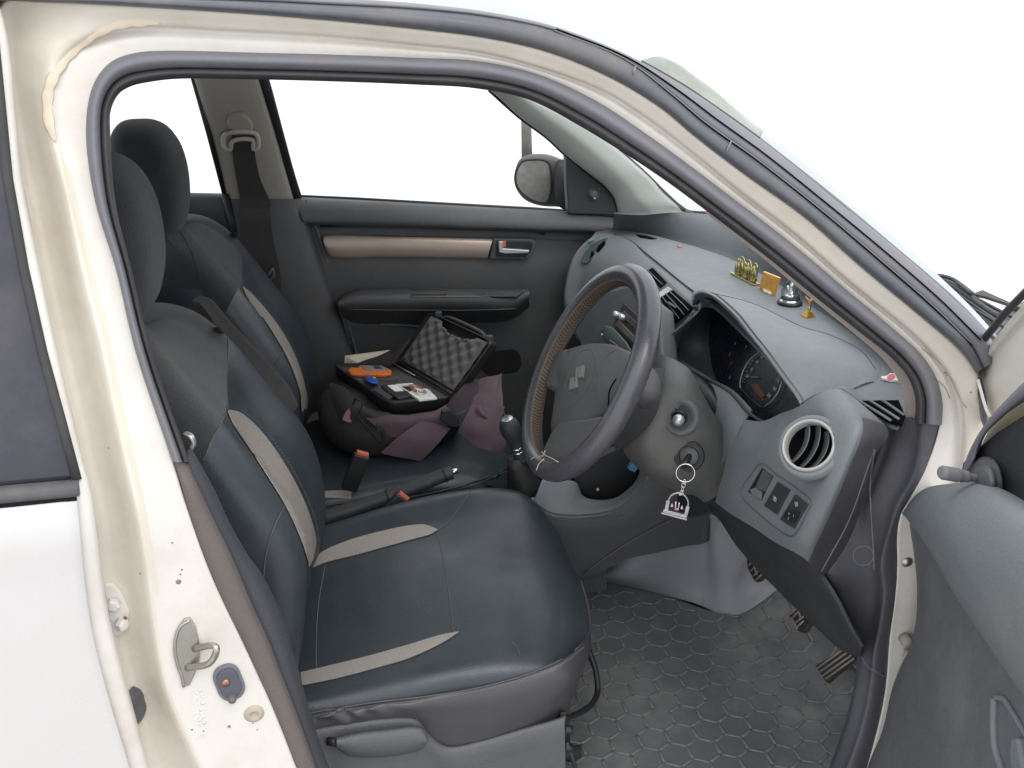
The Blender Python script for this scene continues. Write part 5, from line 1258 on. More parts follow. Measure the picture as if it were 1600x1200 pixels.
# pedals
def pedal(name, px, x, rows_, arm, label=None):
    pe_ = empty(name, xx(*px[0], x), car, label=label)
    n_ = Vector((-.85, 0, .5)).normalized(); p0_ = xx(*px[0], x)
    f = lambda u, v, h=0: pl(u, v, p0_+n_*h, n_)
    m = MB(); m.prism([f(u, v) for u, v in px], -n_*.012); m.build('pedal_pad', M['metalp'], pe_, smooth=False, bevel=.002)
    m = MB()
    for a, b in rows_: m.tube([f(*a, .001), f(*b, .001)], .0022, 6)
    m.build('pedal_tread', M['pedalr'], pe_)
    c_ = f(*arm); m = MB(); m.tube([c_-n_*.01, c_-n_*.02+Vector((.03, .0, .06)), c_+Vector((.06, 0, .30))], .008, 8); m.build('pedal_arm', M['dark'], pe_)
pedal('clutch_pedal', [(1166,872),(1180,868),(1197,886),(1187,905),(1178,908),(1168,888)], .90, [((1170,884),(1178,874)), ((1173,892),(1186,878)), ((1177,900),(1192,886)), ((1181,906),(1195,893)), ((1174,874),(1183,898)), ((1183,876),(1190,896))], (1188,880))
pedal('brake_pedal', [(1232,962),(1246,944),(1262,955),(1271,964),(1257,986),(1246,986)], .915, [((1235,960),(1245,950)), ((1236,968),(1252,950)), ((1240,975),(1262,958)), ((1244,981),(1256,970)), ((1244,946),(1252,968)), ((1236,964),(1246,983))], (1262,960))
pedal('accelerator_pedal', [(1273,1040),(1322,1010),(1336,1026),(1290,1066)], .925, [((1277,1044),(1316,1016)), ((1281,1050),(1324,1019)), ((1285,1056),(1330,1024)), ((1290,1061),(1334,1029))], (1325,1015))
# grey footwell liner (moulded sheet)
rows = [[zz(905,900,.285), zz(912,897,.29), zz(925,890,.30), yy(940,885,-.08)],
 [zz(965,914,.285), yy(970,902,-.085), yy(980,885,-.095), yy(992,866,-.10)],
 [zz(1035,930,.285), yy(1040,910,-.10), yy(1050,880,-.105), yy(1055,846,-.11)],
 [zz(1090,944,.287), yy(1095,920,-.13), yy(1100,880,-.125), yy(1100,825,-.12)],
 [zz(1133,962,.288), yy(1131,925,-.165), yy(1122,880,-.150), yy(1112,795,-.13)],
 [zz(1160,958,.30), yy(1165,925,-.178), yy(1160,880,-.160), yy(1150,805,-.145)],
 [zz(1190,940,.32), yy(1195,912,-.18), yy(1196,885,-.17), yy(1200,840,-.16)],
 [zz(1222,915,.34), yy(1226,905,-.175), yy(1232,890,-.17), yy(1242,860,-.165)]]
MB().sheet(smooth_grid(rows, 5, 5), .003).build('footwell_liner', M['liner'], car)
# ------------------------------------------------------------------ rubber floor mat with honeycomb ribs
rows = [[zz(905,895,.292), zz(892,960,.283), zz(880,1040,.275), zz(865,1120,.272), zz(850,1290,.27)],
 [zz(975,916,.290), zz(968,975,.282), zz(962,1050,.275), zz(955,1130,.272), zz(945,1290,.27)],
 [zz(1035,930,.290), zz(1032,985,.282), zz(1030,1060,.275), zz(1028,1140,.272), zz(1025,1290,.27)],
 [zz(1133,960,.294), zz(1132,1010,.284), zz(1131,1070,.276), zz(1130,1150,.272), zz(1130,1290,.27)],
 [zz(1165,957,.300), zz(1175,1000,.288), zz(1185,1065,.278), zz(1188,1150,.274), zz(1185,1290,.27)],
 [zz(1222,918,.340), zz(1240,980,.305), zz(1250,1055,.285), zz(1250,1145,.275), zz(1235,1290,.272)],
 [zz(1290,960,.350), zz(1310,1020,.320), zz(1315,1075,.295), zz(1305,1150,.282), zz(1275,1290,.276)],
 [zz(1345,1000,.360), zz(1352,1060,.330), zz(1348,1100,.305), zz(1332,1160,.292), zz(1300,1290,.285)]]
Gm = smooth_grid(rows, 6, 6)
fm = MB().sheet(Gm, .006, toward=(0, 0, 1)).build('floor_mat', M['mat'], None)
tag(fm, 'dusty black rubber floor mat with honeycomb ribs in the footwell', 'floor mat')
bvM = BVHTree.FromPolygons(*(lambda b: ([tuple(p) for p in b.v], [tuple(f) for f in b.f]))(MB().grid(Gm)))
def dropz(x, y):
    h = bvM.ray_cast(Vector((x, y, 2)), Vector((0, 0, -1))); return h[0]
a = .0315; hexm = MB(); rng = random.Random(3)
sx = math.sqrt(3)*a; sy = 1.5*a
seen = set()
for r in range(-4, 40):
    for q in range(-4, 40):
        cx_ = .30+sx*(q+.5*(r % 2)); cy_ = -.80+sy*r
        C6 = [(cx_+a*math.sin(math.radians(60*k)), cy_+a*math.cos(math.radians(60*k))) for k in range(6)]
        for k in range(6):
            A_, B_ = C6[k], C6[(k+1) % 6]; key = tuple(sorted([(round(A_[0], 3), round(A_[1], 3)), (round(B_[0], 3), round(B_[1], 3))]))
            if key in seen: continue
            seen.add(key)
            hs = [dropz(A_[0]+(B_[0]-A_[0])*t, A_[1]+(B_[1]-A_[1])*t) for t in (0, .33, .66, 1)]
            if any(h is None for h in hs) or rng.random() < .035: continue
            hexm.tube([h+Vector((0, 0, .0006)) for h in hs], [.0026+.0010*rng.random() for _ in hs], 6, flat=.45)
hexm.build('honeycomb_rib', M['matr'], fm)
# ================================================================== open driver's door at the right edge
fd = empty('front_door', (.9, -.8, .4), car)
HG = Vector((.90, -.775, 0)); aD = math.radians(72); dD = Vector((-math.cos(aD), -math.sin(aD), 0)); nD = Vector((-math.sin(aD), math.cos(aD), 0))
def dd(u, v, off=0.0): return pl(u, v, HG+nD*off, nD)
# off > 0 is towards the cabin side of the door. lower card
cr_ = [(1409,800),(1440,850),(1470,905),(1500,962),(1540,1020),(1600,1100),(1680,1200)]
lo_l = [(1411,803),(1424,850),(1432,905),(1432,960),(1424,1005),(1405,1045),(1392,1080),(1378,1140),(1350,1200),(1330,1260)]
rows = []
for i, (u, v) in enumerate(lo_l):
    t = i/(len(lo_l)-1)
    ru = 1411+(1700-1411)*min(1, t*1.6+.02); 
    rows.append([dd(u, v, -.03), dd(u+1, v, .010), dd(u+8, v, .028), dd(lerp2((u, v), (1700, v+140*0), .25)[0], v, .034), dd(lerp2((u, v), (1700, v), .55)[0], v, .030), dd(1700, v, .028)])
Gl = smooth_grid(rows, 5, 4); MB().sheet(Gl, .006).build('door_card', mat('open_door_plastic', (.118, .120, .130), .5, bump=.3, bscale=500, var=.06, dirt=(.2, .2, .2), dscale=6, damt=.4), fd); bvD = MB().grid(Gl).bvh()
# upper pad that swells out above the card
A = [(1409,801),(1425,780),(1447,764),(1480,758),(1540,757),(1610,790),(1700,850)]
B = [(1411,803),(1446,850),(1490,925),(1540,1000),(1600,1085),(1660,1160),(1720,1230)]
rows = []
for k, (a, b) in enumerate(zip(A, B)):
    bulge = .012+.045*min(1, k/2.5)
    rows.append([dd(*a, .0), dd(*a, .02+bulge*.3), dd(*lerp2(a, b, .12), .03+bulge*.75), dd(*lerp2(a, b, .45), .034+bulge), dd(*lerp2(a, b, .85), .034+bulge*.85), dd(*b, .034+bulge*.4), dd(*b, .02)])
Gu = smooth_grid(rows, 6, 4); MB().sheet(Gu, .005).build('upper_pad', M['dash'], fd); bvU = MB().grid(Gu).bvh()
# dark glass-run area and mirror corner panel behind the pad
m = MB(); m.prism([dd(u, v, .004) for u, v in [(1504,722),(1533,695),(1557,675),(1602,646),(1760,570),(1760,900),(1640,870),(1560,800),(1498,760)]], -nD*.012); m.build('corner_panel', M['dark'], fd, smooth=False, bevel=.003)
# window frame seal curving up and away
fa = [(1500,752),(1508,722),(1522,690),(1545,655),(1575,622),(1610,588),(1680,530)]
fb = [(1531,702),(1534,692),(1541,678),(1552,665),(1572,647),(1605,622),(1690,560)]
rows = [[dd(*a, -.01), dd(*a, .008), dd(*lerp2(a, b, .3), .020), dd(*lerp2(a, b, .75), .018), dd(*b, .006), dd(*b, -.01)] for a, b in zip(fa, fb)]
MB().sheet(smooth_grid(rows, 5, 3), .004).build('window_seal', M['rubber'], fd)
# inner edge of the painted outer skin seen through the window triangle
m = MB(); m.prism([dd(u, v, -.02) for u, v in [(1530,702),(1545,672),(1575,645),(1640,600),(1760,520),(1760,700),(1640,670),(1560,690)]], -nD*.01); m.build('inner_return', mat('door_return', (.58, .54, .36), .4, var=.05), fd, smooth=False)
# painted outer frame (front end of the door skin, seen from behind)
oa = [(1518,555),(1526,549),(1548,522),(1572,492),(1600,462),(1660,400)]
ob_ = [(1530,592),(1548,648),(1556,642),(1575,628),(1612,592),(1690,535)]
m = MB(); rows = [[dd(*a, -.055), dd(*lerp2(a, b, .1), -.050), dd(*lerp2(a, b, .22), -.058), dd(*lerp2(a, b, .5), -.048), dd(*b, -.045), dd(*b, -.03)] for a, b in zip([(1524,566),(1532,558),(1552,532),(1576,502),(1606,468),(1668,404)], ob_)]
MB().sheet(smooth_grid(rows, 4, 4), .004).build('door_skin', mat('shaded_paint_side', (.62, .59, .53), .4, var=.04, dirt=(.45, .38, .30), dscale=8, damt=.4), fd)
m = MB(); m.tube(crom([dd(u, v, -.045) for u, v in [(1517,552),(1524,546),(1546,520),(1570,490),(1598,461),(1664,396)]], 5), .0055, 10); m.build('skin_edge_seal', M['dark'], fd)
m = MB(); m.tube([dd(1519,556,-.045), dd(1526,570,-.045), dd(1529,578,-.045)], .006, 8); m.build('edge_rubber', M['rubberd'], fd)
rows = [[dd(u, v, -.05), dd(u+w_*.5, v, -.040), dd(u+w_, v, -.05)] for u, v, w_ in [(1526,590,8),(1526,612,15),(1527,635,19),(1532,655,14),(1537,668,8)]]
MB().sheet(smooth_grid(rows, 4, 3), .003).build('hinge_boot', M['moulding'], fd)
# mirror adjuster: boot and lever
ma = empty('mirror_adjuster', dd(1540, 750, .03), fd)
c = dd(1541, 751, .012); n = (nD*.8+Vector((0, -.5, .1))).normalized()
m = MB(); m.loft([[dd(1540+(u-1540)*s_, 752+(v-752)*s_, h) for u, v in crom([Vector((a, b, 0)) for a, b in [(1541,713),(1556,720),(1566,745),(1565,770),(1551,788),(1533,786),(1517,766),(1511,745),(1516,726),(1528,716)]], 3, True) for u, v in [(u.x, u.y) if False else (0, 0)]] if False else [dd(1540+(q.x-1540)*s_, 752+(q.y-752)*s_, h) for q in crom([Vector((a, b, 0)) for a, b in [(1541,713),(1556,720),(1566,745),(1565,770),(1551,788),(1533,786),(1517,766),(1511,745),(1516,726),(1528,716)]], 3, True)] for s_, h in [(1.0, -.005), (1.0, .010), (.9, .016), (.72, .018), (.62, .030), (.45, .038), (.2, .040)]]); m.build('adjuster_boot', M['plastic'], ma)
tip = dd(1470, 738, .085); rt = dd(1533, 748, .03)
P = [rt, rt.lerp(tip, .25), rt.lerp(tip, .35), rt.lerp(tip, .6), rt.lerp(tip, .85), rt.lerp(tip, .97), tip]
m = MB(); m.tube(crom(P, 4), [.0055]*5+[.006]*3+[.0085]*4+[.0105]*4+[.0105]*4+[.009]*3+[.0075, .0045], 14, flat=.85); m.build('adjuster_lever', M['rubber'], ma)
# pull pocket at the lower right
m = MB(); P = cast_line(bvD, [(1557,1092),(1556,1130),(1558,1165),(1566,1195),(1580,1225)], .002, 6)
if len(P) > 2: m.tube(P, .005, 8)
P = cast_line(bvD, [(1558,1090),(1570,1092),(1582,1108),(1600,1138),(1625,1180)], .002, 6)
if len(P) > 2: m.tube(P, .0035, 8)
m.build('pull_rim', M['dashl'], fd)
m = MB(); cast_plate(m, bvD, [(1578,1152),(1588,1152),(1600,1215),(1590,1240),(1576,1190)], .012); m.build('door_pull', M['dashl'], fd, smooth=False, bevel=.004)
m = MB(); cast_plate(m, bvD, [(1592,1152),(1640,1160),(1640,1240),(1604,1220)], .001); m.build('pull_pocket', M['black'], fd, smooth=False)
# ================================================================== wiper and scuttle beyond the windscreen
cw = empty('scuttle', (1.1, -.3, 1.0), car)
rows = [[zz(1462,434,1.03), zz(1470,440,1.02), zz(1540,530,1.05)], [zz(1485,440,1.03), zz(1500,462,1.0), zz(1558,520,1.03)], [zz(1520,462,1.02), zz(1535,485,1.0), zz(1575,502,1.02)], [zz(1560,488,1.01), zz(1580,500,1.0), zz(1600,500,1.0)], [zz(1600,470,1.0), zz(1610,480,1.0), zz(1640,500,1.0)]]
MB().sheet(smooth_grid(rows, 4, 4), .01).build('scuttle_panel', M['moulding'], cw)
m = MB(); m.prism([zz(u, v, 1.02) for u, v in [(1464,435),(1490,444),(1515,460),(1535,457),(1570,474),(1612,496),(1600,560),(1556,534),(1543,520),(1500,472)]], (0, 0, -.01)); m.build('cowl_grille', M['moulding'], cw, smooth=False)
for a_, b_ in [((1478,446),(1560,505)), ((1500,470),(1575,515)), ((1485,445),(1590,500))]: MB().tube(crom([zz(*a_, 1.024), zz(*lerp2(a_, b_, .5), 1.028), zz(*b_, 1.024)], 4), .003, 6).build('cowl_rib', M['dark'], cw)
m = MB(); m.tube(crom([zz(u, v, 1.06) for u, v in [(1460,432),(1470,431),(1488,436),(1503,447),(1518,459)]], 5), .004, 8); m.build('wiper_blade', M['dark'], cw)
m = MB(); m.tube(crom([zz(u, v, 1.05) for u, v in [(1466,436),(1490,448),(1520,468),(1560,495)]], 5), .005, 8); m.build('wiper_arm', M['dark'], cw)
m = MB(); m.prism([zz(u, v, 1.03) for u, v in [(1519,459),(1527,456),(1535,453),(1600,482),(1620,492),(1586,478),(1540,463)]], (0, 0, -.02)); m.build('bonnet_edge', M['dark'], cw, smooth=False)
m = MB(); m.prism([zz(u, v, 1.025) for u, v in [(1525,460),(1540,463),(1582,480),(1578,490),(1530,468)]], (0, 0, -.01)); m.build('bonnet_strip', M['paint'], cw, smooth=False)
# ================================================================== loose things
# ---- bag on the passenger seat
rngb = random.Random(11)
def lump(p, s=.006, f=18, ph=0):
    return Vector((math.sin(p.y*f+ph)+math.sin(p.z*f*1.7+ph*2), math.sin(p.x*f*1.3+1+ph)+.5*math.sin(p.z*f*2.1), math.sin(p.x*f+ph)+math.sin(p.y*f*1.4+2+ph)+.6*math.sin((p.x+p.y)*f*2.3)))*s*.5
bag = empty('bag', (.2, .38, .60), None); tag(bag, 'dark purple and black fabric bag slumped on the passenger seat under the tool case', 'bag')
bc = Vector((.175, .36, .575))
rings = []
for (z, sx_, sy_, dx, dy) in [(.555,.13,.12,0,0),(.565,.155,.16,0,0),(.59,.17,.175,-.0,0),(.62,.170,.175,.0,.0),(.643,.155,.165,.005,.005),(.655,.12,.13,.01,.01),(.658,.05,.06,.01,.01)]:
    rings.append([(lambda p: p+lump(p, .008, 22, 1))(Vector((bc.x+dx+sx_*math.copysign(abs(math.cos(t))**.7, math.cos(t)), bc.y+dy+sy_*math.copysign(abs(math.sin(t))**.7, math.sin(t)), z))) for t in [2*math.pi*k/40 for k in range(40)]])
cc = [crom([rings[i][j] for i in range(len(rings))], 4) for j in range(40)]
rings = [[cc[j][i] for j in range(40)] for i in range(len(cc[0]))]
MB().loft(rings).build('bag_body', M['bagblk'], bag)
def drape(name, R_, m_, par, th=.004, nu=5, nv=5, s=.003, f=40, ph=0):
    G = smooth_grid(R_, nu, nv); G = [[p+lump(p, s, f, ph) for p in r] for r in G]
    return MB().sheet(G, th).build(name, m_, par)
# black side pocket toward the driver and rear
drape('side_pocket', [[yy(512,600,.30), yy(520,628,.26), yy(530,660,.235), yy(540,690,.225)], [yy(545,608,.26), yy(555,640,.215), yy(565,668,.205), yy(575,700,.205)], [yy(590,640,.22), yy(600,660,.195), yy(610,685,.195), yy(612,712,.20)], [yy(640,650,.22), yy(650,670,.20), yy(655,695,.20), yy(650,718,.21)]], M['bagblk'], bag, ph=1, s=.010, f=45)
drape('front_flap', [[yy(575,655,.195), yy(585,665,.19), yy(592,680,.19)], [yy(620,650,.19), yy(628,662,.18), yy(625,688,.185)], [yy(668,645,.19), yy(670,655,.18), yy(655,672,.185)], [yy(705,634,.20), yy(706,650,.18), yy(702,668,.18)]], M['purple'], bag, ph=2, s=.006)
# broad strap over the seat edge
drape('shoulder_strap', [[yy(657,657,.178), yy(626,680,.165), yy(594,707,.168)], [yy(680,661,.172), yy(650,688,.158), yy(622,714,.162)], [yy(704,668,.172), yy(685,692,.160), yy(657,720,.165)]], M['purple'], bag, s=.0015, th=.003)
drape('side_flap', [[yy(716,676,.16), yy(722,658,.165), yy(740,620,.20), yy(752,596,.24)], [yy(742,694,.135), yy(748,668,.14), yy(762,628,.18), yy(770,588,.23)], [yy(766,706,.125), yy(770,680,.13), yy(776,640,.17), yy(784,584,.23)], [yy(783,706,.135), yy(788,680,.15), yy(787,650,.19), yy(784,590,.25)]], M['purple'], bag, s=.007, f=50, ph=.5)
drape('mid_flap', [[yy(690,640,.19), yy(715,612,.21), yy(745,592,.25)], [yy(705,652,.175), yy(728,628,.19), yy(756,600,.23)], [yy(722,668,.165), yy(742,645,.18), yy(762,620,.21)]], M['purpled'], bag, s=.004)
m = MB(); m.tube(crom([yy(746,635,.165), yy(756,648,.155), yy(768,656,.16), yy(780,650,.17), yy(784,634,.18)], 5), .007, 8, flat=.6); m.build('piped_fold', M['purple'], bag)
drape('back_flap', [[yy(545,568,.50), yy(575,560,.50), yy(608,548,.50)], [yy(590,575,.45), yy(602,566,.45), yy(616,552,.47)], [yy(612,572,.42), yy(618,566,.42), yy(640,530,.44)]], M['purpled'], bag, s=.004)
m = MB(); m.prism([yy(u, v, .158) for u, v in [(690,642),(703,640),(718,652),(716,668),(706,668),(688,658)]], (0, .012, 0)); m.build('strap_buckle', M['black'], bag, smooth=False, bevel=.003)
m = MB(); m.prism([yy(u, v, .168) for u, v in [(706,650),(728,642),(732,650),(724,668),(712,668)]], (0, .010, 0)); m.build('buckle_tongue', M['dark'], bag, smooth=False, bevel=.003)
m = MB(); m.prism([yy(u, v, .215) for u, v in [(538,648),(545,638),(548,645),(546,655),(550,658),(546,661),(535,656)]], (0, .004, 0)); m.build('fabric_tag', mat('mauve_tag', (.30, .14, .20), .7, var=.3, vscale=90), bag, smooth=False)
m = MB(); m.tube(crom([yy(552,632,.20), yy(556,622,.195), yy(566,632,.19), yy(560,650,.19), yy(575,668,.185), yy(596,690,.18), yy(600,676,.18), yy(588,664,.18)], 5), .004, 8, flat=.5); m.build('cord_loop', M['bagblk'], bag)
m = MB(); m.tube(crom([yy(774,620,.20), yy(784,640,.19), yy(792,660,.15)], 5), .004, 8); m.build('cable', M['black'], bag)
# ---- cream card sticking out behind the case
m = MB(); m.prism([yy(539,556,.52), yy(609,547,.52), yy(572,575,.50), yy(538,575,.52)], (0, .0015, 0))
o = m.build('paper_card', M['card'], None, smooth=False); tag(o, 'cream paper card sticking up behind the open tool case', 'card')
# ---- tool case
ZT = .685
TA, TB, TC, TD = zz(519,568,ZT), zz(617,566,ZT), zz(707,619,ZT), zz(605,628,ZT)
ca = (TC-TB); 
case = empty('tool_case', (TA+TB+TC+TD)/4-Vector((0, 0, .03)), None); tag(case, 'open black plastic tool case with grey egg foam in its raised lid', 'tool case')
dn = Vector((0, 0, -1)); cen_ = (TA+TB+TC+TD)/4
Q = [TA, TB, TC, TD]
def rr3(q, inset, dz, r=.10, n=4):
    c = sum(q, Vector())/4; q = [p+(c-p).normalized()*inset+Vector((0, 0, dz)) for p in q]; out = []
    for i in range(4):
        a, p, b = q[i-1], q[i], q[(i+1) % 4]; s_, e_ = p.lerp(a, r), p.lerp(b, r)
        for k in range(n+1):
            t = k/n; out.append(s_.lerp(p, t).lerp(p.lerp(e_, t), t))
    return out
m = MB(); m.loft([rr3(Q, .010, -.036), rr3(Q, .002, -.030), rr3(Q, 0, -.006), rr3(Q, 0, 0), rr3(Q, .006, 0), rr3(Q, .008, -.010), rr3(Q, .05, -.0105), rr3(Q, .09, -.011)], cap=True); m.build('case_tray', M['black'], case)
m = MB(); m.loft([rr3(Q, .011, -.014), rr3(Q, .011, -.0060), rr3(Q, .04, -.0058), rr3(Q, .10, -.0055)]); m.build('tray_foam', mat('tray_foam', (.075, .07, .07), .9, bump=.5, bscale=400), case)
m = MB(); m.tube([TB+(TC-TB)*t+Vector((.004, 0, .002)) for t in (.03, .3, .6, .97)], .004, 8); m.build('case_hinge', M['black'], case)
m = MB(); m.tube([TB+(TA-TB)*.07+(TC-TB)*.02+Vector((0, 0, .001)), TB+(TA-TB)*.05+(TC-TB)*.42+Vector((0, 0, .001))], .0016, 6); m.build('hinge_pin', M['satin'], case)
def solve(u, v, base, dist):
    best = None
    for k in range(400):
        y = base.y-.05+k*.001; p = yy(u, v, y)
        e_ = abs((p-base).length-dist)
        if p.x > base.x and (best is None or e_ < best[0]): best = (e_, p)
    return best[1]
W_ = (TA-TB).length
L0, L1 = TB+Vector((.006, 0, .004)), TC+Vector((.006, 0, .004))
T0 = solve(672, 487, L0, W_*1.0); up_l = (T0-L0)
T1 = L1+up_l
# fit top right to the picture
T1 = solve(770, 533, L1, up_l.length)
nl = (L1-L0).cross(up_l).normalized()
if nl.dot(CAM-L0) < 0: nl = -nl
QL = [L0, T0, T1, L1]
def rrl(q, inset, h, r=.10, n=4, top=0):
    c = sum(q, Vector())/4; q = [p+(c-p).normalized()*inset+nl*h for p in q]; out = []
    for i in range(4):
        a, p, b = q[i-1], q[i], q[(i+1) % 4]; s_, e_ = p.lerp(a, r), p.lerp(b, r)
        for k in range(n+1):
            t = k/n; out.append(s_.lerp(p, t).lerp(p.lerp(e_, t), t))
    return out
m = MB(); m.loft([rrl(QL, .008, -.028), rrl(QL, .001, -.022), rrl(QL, 0, -.002), rrl(QL, 0, .002), rrl(QL, .005, .002), rrl(QL, .007, -.008), rrl(QL, .05, -.009)]); lid = m.build('case_lid', M['black'], case)
# egg-crate foam with a scooped notch for the handle
G = []
nu, nv = 64, 44
for i in range(nu+1):
    row = []
    for j in range(nv+1):
        a, b = i/nu, j/nv
        a2, b2 = .05+a*.90, .045+b*.90
        lim = 1.0-.16*max(0, 1-((a2-.52)/.27)**2)**.5 if abs(a2-.52) < .27 else 1.0
        b2 = min(b2, .945*lim)
        p = (L0*(1-a2)+L1*a2)*(1-b2)+(T0*(1-a2)+T1*a2)*b2
        edge = min(1, min(a, 1-a, b, 1-b)*14)
        hgt = .0055*(math.sin(a*math.pi*10.4)*math.sin(b*math.pi*7.4))*edge
        row.append(p+nl*(.0005+.004*edge+hgt))
    G.append(row)
MB().sheet(G, .004).build('egg_foam', M['foam'], lid)
def lidp(a, b, h=0): return (L0*(1-a)+L1*a)*(1-b)+(T0*(1-a)+T1*a)*b+nl*h
m = MB(); m.tube(crom([lidp(.18, .99, -.01), lidp(.24, 1.03, -.01), lidp(.5, 1.045, -.01), lidp(.78, 1.03, -.01), lidp(.85, .99, -.01)], 5), .006, 8); m.build('case_handle', M['black'], case)
for a in (.12, .93): 
    m = MB(); m.box(lidp(a, 1.005, -.004), (.016, .010, .018)); m.build('case_latch', M['dark'], case, smooth=False, bevel=.002)
def tr(u, v, h=0): return zz(u, v, ZT-.005+h)
# ---- contents
mm_ = empty('multimeter', tr(578,577), None); tag(mm_, 'orange cased meter with grey face lying in the case tray', 'meter')
pts = [(543,578),(549,573),(558,574),(563,570),(600,571),(612,578),(611,583),(598,585),(560,584),(548,583)]
m = MB(); m.prism([tr(u, v, .009) for u, v in pts], (0, 0, -.009)); m.build('meter_case', M['orange'], mm_, smooth=False, bevel=.003)
m = MB(); m.prism([tr(u, v, .0105) for u, v in [(563,571),(597,571),(607,578),(571,579)]], (0, 0, -.004)); m.build('meter_face', M['emblem'], mm_, smooth=False, bevel=.001)
m = MB(); m.prism([tr(u, v, .0115) for u, v in [(582,572),(592,572),(598,575),(588,576)]], (0, 0, -.002)); m.build('meter_screen', M['dark'], mm_, smooth=False)
be = empty('blue_tester', tr(581,594), None); tag(be, 'small bright blue plug-shaped tester lying in the tool case', 'tester')
m = MB(); m.loft([[tr(582+(u-582)*s_, 595+(v-595)*s_, h) for u, v in [(570,589),(577,586),(586,590),(592,597),(590,601),(580,600),(571,595)]] for s_, h in [(1, 0), (1, .010), (.8, .015), (.4, .017)]]); m.build('tester_body', M['blue'], be, bevel=.001)
m = MB(); m.box(tr(585, 590, .017), (.006, .005, .002)); m.build('tester_label', M['yellow'], be, smooth=False)
m = MB(); m.tube(crom([tr(592,594,.010), tr(600,595,.008), tr(610,596,.006), tr(622,594,.006)], 4), .0012, 6); m.build('tester_lead', M['black'], be)
bx = empty('black_adapter', tr(620,612), None); tag(bx, 'flat black adapter with a white label in the case tray', 'adapter')
m = MB(); m.prism([tr(u, v, .012) for u, v in [(595,601),(612,599),(638,611),(642,618),(622,622),(600,608)]], (0, 0, -.012)); m.build('adapter_body', M['black'], bx, smooth=False, bevel=.003)
m = MB(); m.prism([tr(u, v, .0135) for u, v in [(605,602),(619,601),(631,610),(617,611)]], (0, 0, -.002)); m.build('adapter_label', M['white'], bx, smooth=False)
wt = empty('white_card_set', tr(650,612), None); tag(wt, 'cream white plastic frame with coiled leads at the corner of the tool case', 'frame')
m = MB(); 
q = [tr(u, v, .010) for u, v in [(618,600),(644,598),(656,606),(668,607),(683,621),(655,624)]]
qi = [tr(u, v, .010) for u, v in [(623,601),(641,600),(651,608),(657,612),(652,614),(640,612)]]
m.prism([tr(u, v, .010) for u, v in [(618,600),(623,601),(640,612),(652,619),(655,624)]], (0, 0, -.006)); m.prism([tr(u, v, .010) for u, v in [(618,600),(644,598),(656,606),(650,608),(641,600),(623,601)]], (0, 0, -.006)); m.prism([tr(u, v, .009) for u, v in [(640,612),(650,606),(668,607),(683,621),(655,624)]], (0, 0, -.006)); m.build('plastic_frame', M['white'], wt, smooth=False, bevel=.001)
m = MB()
for k in range(3): m.tube(crom([tr(640+k*2, 601+k*2, .013), tr(650+k*3, 612, .014), tr(662+k*2, 612+k, .014), tr(655+k*2, 603+k*2, .013)], 5, True), .0010, 5, closed=True)
m.build('lead_wire', mat('brown_lead', (.28, .14, .10), .5), wt)
m = MB(); m.tube(crom([tr(655,609,.014), tr(668,609,.014), tr(674,616,.014), tr(660,618,.014), tr(652,613,.014)], 5, True), .0012, 5, closed=True); m.build('white_loop', M['white'], wt)
for nm, pxs, lb_ in [('dark_block', [(583,609),(600,606),(616,618),(606,624)], 'small black block in the near corner of the case tray')]:
    o = MB().prism([tr(u, v, .008) for u, v in pxs], (0, 0, -.008)).build(nm, M['dark'], None, smooth=False, bevel=.002); tag(o, lb_, 'block')
# ---- ornaments on the dashboard pad
def onpad(u, v, h=0): 
    c, n = cast(bvT, u, v, 0); return (c if c is not None else zz(u, v, .97))+Vector((0, 0, h))
def fig(mb, c, h, r, seg=14):
    prof = [(r*1.0, 0), (r*1.05, h*.10), (r*.75, h*.22), (r*.85, h*.36), (r*.55, h*.50), (r*.66, h*.58), (r*.30, h*.66), (r*.40, h*.76), (r*.36, h*.86), (r*.22, h*.94), (.0001, h)]
    mb.lathe(prof, c, (0, 0, 1), seg)
# brass shrine
b0, b1, b2_ = onpad(1142,428), onpad(1178,447), onpad(1190,444)
ac = (b1-b0).normalized(); dp = Vector((ac.y, -ac.x, 0)); 
if dp.x < 0: dp = -dp
L_ = (b1-b0).length
sh_ = empty('brass_figures', (b0+b1)/2, None); tag(sh_, 'brass group of small deity figures standing on the dashboard, farthest of the ornaments', 'ornament')
R = Matrix((ac, dp, Vector((0, 0, 1)))).transposed(); c = (b0+b1)/2+dp*.008
m = MB(); m.box(c+Vector((0, 0, .002)), (L_, .018, .004), R); m.build('figure_plinth', M['brass'], sh_, smooth=False, bevel=.001)
m = MB(); m.box(b0.lerp(b1, .5)+Vector((0, 0, .0035))-dp*.001, (L_, .002, .003), R); m.build('plinth_edge', mat('bright_brass', (.75, .72, .42), .2, metal=1), sh_, smooth=False)
for k, (t, h) in enumerate([(.20,.036),(.48,.034),(.78,.032)]):
    m = MB(); cc_ = b0.lerp(b1, t)+dp*.008+Vector((0, 0, .004)); fig(m, cc_, h*1.05, .0082)
    m.tube([cc_+Vector((0, 0, h*.55)), cc_+ac*.006+Vector((0, 0, h*.40)), cc_+ac*.004+Vector((0, 0, h*.25))], .0014, 6); m.tube([cc_+Vector((0, 0, h*.55)), cc_-ac*.006+Vector((0, 0, h*.62)), cc_-ac*.007+Vector((0, 0, h*.86))], .0014, 6)
    m.build('figure', M['brass'], sh_)
m = MB()
